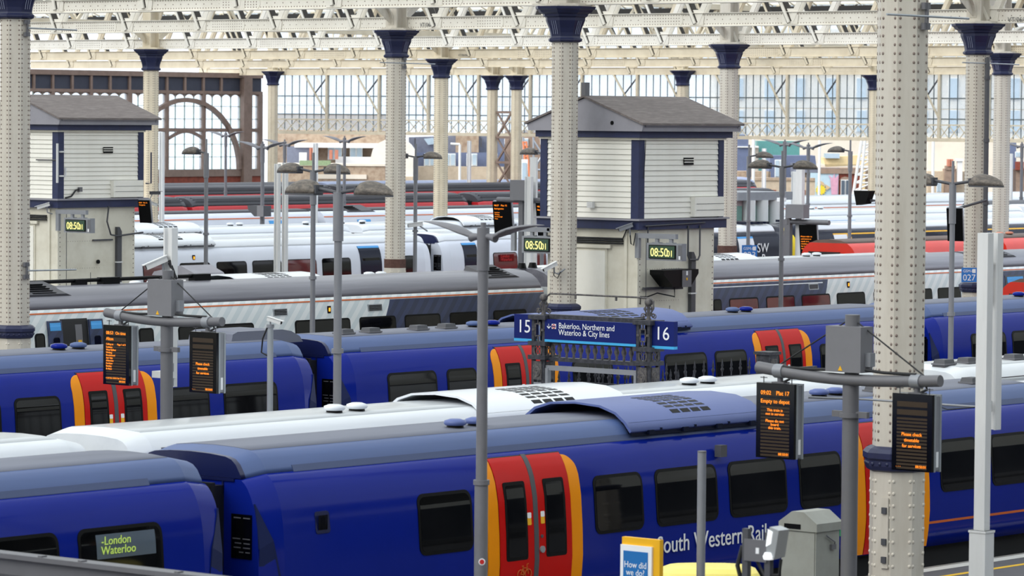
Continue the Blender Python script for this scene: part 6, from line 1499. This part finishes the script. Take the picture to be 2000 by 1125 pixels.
MB().cyl(*sc2((1032, 395), (1022, 276)), .1, n=6).build('stile', 'orange_ladder', t); MB().cyl(*sc2((1039, 395), (1028, 276)), .1, n=6).build('stile', 'orange_ladder', t)
for i in range(7): MB().cyl(*sc2((1026 - i * .7, 320 - i * 7), (1033 - i * .8, 320 - i * 7)), .08, n=5).build('rung', 'orange_ladder', t)
t = bld('white notice cabin below the scaffolding', 325, 1030, 'site_cabin'); quadbox(t, 'wall', 'white_trim', 325, 1017, 312, 1031, 358, 2); quadbox(t, 'door', 'window_far', 325, 1020, 318, 1028, 350, .1, .1)
# right of the hut
t = bld('pale office block with tall windows seen through the glazed end screen at right', 420, 1700, 'office_block'); quadbox(t, 'wall', 'stone_cream', 420, 1395, 60, 2040, 335, 12)
for i in range(10):
    for y0, y1 in ((152, 195), (215, 258)):
        a = 1432 + i * 60; win(t, 420, a, y0, a + 21, y1, 'window_far', 'white_trim', 1)
for a in (1620, 1816, 1836, 1862): win(t, 420, a, 302, a + 18, 330, 'window_far', 'teal_panel', 2)
t = bld('teal-clad plant room above the brick houses right of the hut', 400, 1560, 'plant_room'); quadbox(t, 'wall', 'teal', 400, 1480, 276, 1562, 302, 5); quadbox(t, 'wall', 'stone_cream', 400, 1440, 285, 1482, 352, 5); quadbox(t, 'end_wall', 'slate_blue', 400, 1436, 262, 1462, 287, 3, 1.0); quadbox(t, 'roof_line', 'white_trim', 400, 1440, 286, 1482, 288, 3, 1.2)
t = bld('blue mansard house with a white window behind the twin lamp right of the hut', 365, 1550); outline(t, 'mansard', 'slate_blue', 365, [(1500, 350), (1505, 304), (1592, 304), (1598, 350)], 5); win(t, 365, 1513, 312, 1533, 346); quadbox(t, 'side_wall', 'brick_pale', 365, 1440, 335, 1505, 355, 4); quadbox(t, 'window_bay', 'slate', 365, 1544, 318, 1575, 342, .5, .3)
t = bld('low pale brick wall with red patches right of the hut', 345, 1515, 'brick_yard_wall', 'wall'); quadbox(t, 'wall', 'brick_buff', 345, 1430, 350, 1592, 395, 2); quadbox(t, 'coping', 'brick_pale', 345, 1430, 348, 1592, 352, 2.1, .1)
for a in (1498, 1555): quadbox(t, 'red_patch', 'brick_red', 345, a, 371, a + 18, 380, .1, .12)
t = bld('brick house whose wall carries a painted mural', 355, 1640); quadbox(t, 'wall', 'brick_pale', 355, 1570, 328, 1722, 400, 5); quadbox(t, 'roof', 'slate', 355, 1556, 328, 1640, 337, 4, .5); quadbox(t, 'brick_front', 'brick_red', 355, 1638, 338, 1690, 400, 5, .4); quadbox(t, 'parapet', 'brick_dark', 355, 1600, 329, 1692, 339, 4, .6)
mu = quadbox(t, 'mural', 'mural_blue', 355, 1582, 338, 1638, 382, .1, .5)
def mur(name, m, poly): o = outline(t, name, m, 355, poly, .05, .62); o.parent = mu
mur('mural_sun', 'mural_yellow', [(1603 + 11 * (1 if k % 2 else .72) * math.cos(2 * math.pi * k / 24), 371 + 11 * (1 if k % 2 else .72) * math.sin(2 * math.pi * k / 24)) for k in range(24)])
mur('mural_figure', 'mural_tan', [(1600, 352), (1608, 356), (1612, 364), (1602, 360), (1596, 358)]); mur('mural_figure', 'mural_tan', [(1612, 360), (1622, 366), (1614, 372)])
mur('mural_plant', 'mural_pink', [(1624, 380), (1622, 350), (1618, 342), (1626, 348), (1630, 339), (1631, 348), (1638, 342), (1636, 380)])
win(t, 354.4, 1642, 351, 1660, 382, 'window_dark', 'white_trim', 2)
outline(t, 'window_head', 'brick_dark', 355, [(1640, 352), (1644, 347), (1651, 345), (1658, 347), (1662, 352)], .2, .7)
t = bld('yellow ochre awning roof behind the mural house', 385, 1650, 'awning_roof'); outline(t, 'roof', 'ochre', 385, [(1608, 308), (1692, 302), (1696, 322), (1612, 326)], 4); quadbox(t, 'wall', 'stone_cream', 385, 1600, 322, 1720, 345, 5); quadbox(t, 'light_strip', 'window_far', 385, 1612, 300, 1640, 309, 2, .5)
t = thing('lattice_mast', 'white lattice mast left of the big near column', 'mast', tuple(onD(1690, 372, 325))); A = lambda px, py: onD(px, py, 325) - t.location
for a, b in (((1657, 440), (1684, 268)), ((1673, 440), (1690, 268)), ((1705, 440), (1698, 268))): MB().cyl(A(*a), A(*b), .13, n=6).build('leg', 'white_trim', t)
for i in range(7):
    y = 372 - i * 15; f = i / 7; MB().cyl(A(1668 + 16 * f, y), A(1702 - 4 * f, y), .08, n=5).build('rung', 'white_trim', t); MB().cyl(A(1668 + 16 * f, y), A(1702 - 4 * f, y - 14), .07, n=5).build('brace', 'white_trim', t)
t = thing('site_fence', 'orange and white mesh barrier behind the lattice mast', 'fence', tuple(onD(1690, 345, 326))[:2] + (0,)); quadbox(t, 'mesh', 'ochre', 326, 1684, 330, 1690, 362, .1)
t = bld('cream house with chimney pots and a flue right of the big near column', 365, 1850); quadbox(t, 'wall', 'stone_cream', 365, 1812, 262, 1890, 330, 6, -2)
quadbox(t, 'stack', 'brick_dark', 365, 1845, 330, 1868, 372, 2, 1); quadbox(t, 'wall', 'brick_buff', 365, 1812, 335, 1890, 400, 5)
for px in (1851, 1857): quadbox(t, 'chimney_pot', 'terracotta', 365, px, 311, px + 5, 325, 1, 1.2)
quadbox(t, 'chimney_cap', 'brick_dark', 365, 1848, 324, 1866, 332, 1.5, 1.1); quadbox(t, 'flue', 'white_trim', 365, 1870, 315, 1880, 355, .8, 1.5); quadbox(t, 'flue_cap', 'white_trim', 365, 1868, 310, 1882, 315, 1, 1.6); win(t, 364, 1829, 352, 1839, 376)
t = bld('dark brick stack house at the right edge behind the pale post', 365, 1975); quadbox(t, 'wall', 'brick_dark', 365, 1975, 330, 2040, 372, 5); quadbox(t, 'upper_wall', 'slate_blue', 365, 1955, 278, 1985, 335, 4); win(t, 364.5, 1983, 296, 1995, 308, 'window_far'); quadbox(t, 'red_stack', 'brick_red', 365, 1985, 316, 2000, 332, 2, 1)
t = bld('long white trackside railing below the cream house', 300, 1850, 'trackside_railing', 'fence'); quadbox(t, 'rail', 'white_trim', 300, 1812, 378, 2010, 380, .1); quadbox(t, 'rail', 'white_trim', 300, 1812, 395, 2010, 397, .1); b0 = quadbox(t, 'picket', 'white_trim', 300, 1812, 377, 1813.2, 400, .1)
for i in range(1, 40): same(b0, t, tuple(onD(1812 + i * 5, 400, 300) - onD(1812, 400, 300)))
for px, lab in ((1830, 'white lineside notice board with green mark beyond the tracks'), (1850, 'second white lineside notice board beyond the tracks')):
    t = thing('lineside_notice', lab, 'sign', tuple(onD(px, 400, 298))[:2] + (0,)); quadbox(t, 'board', 'white_trim', 298, px - 8, 382, px + 8, 397, .1); quadbox(t, 'mark', 'green_sticker' if px == 1830 else 'white_post', 298, px - 3, 384, px + 3, 391, .1, .1)
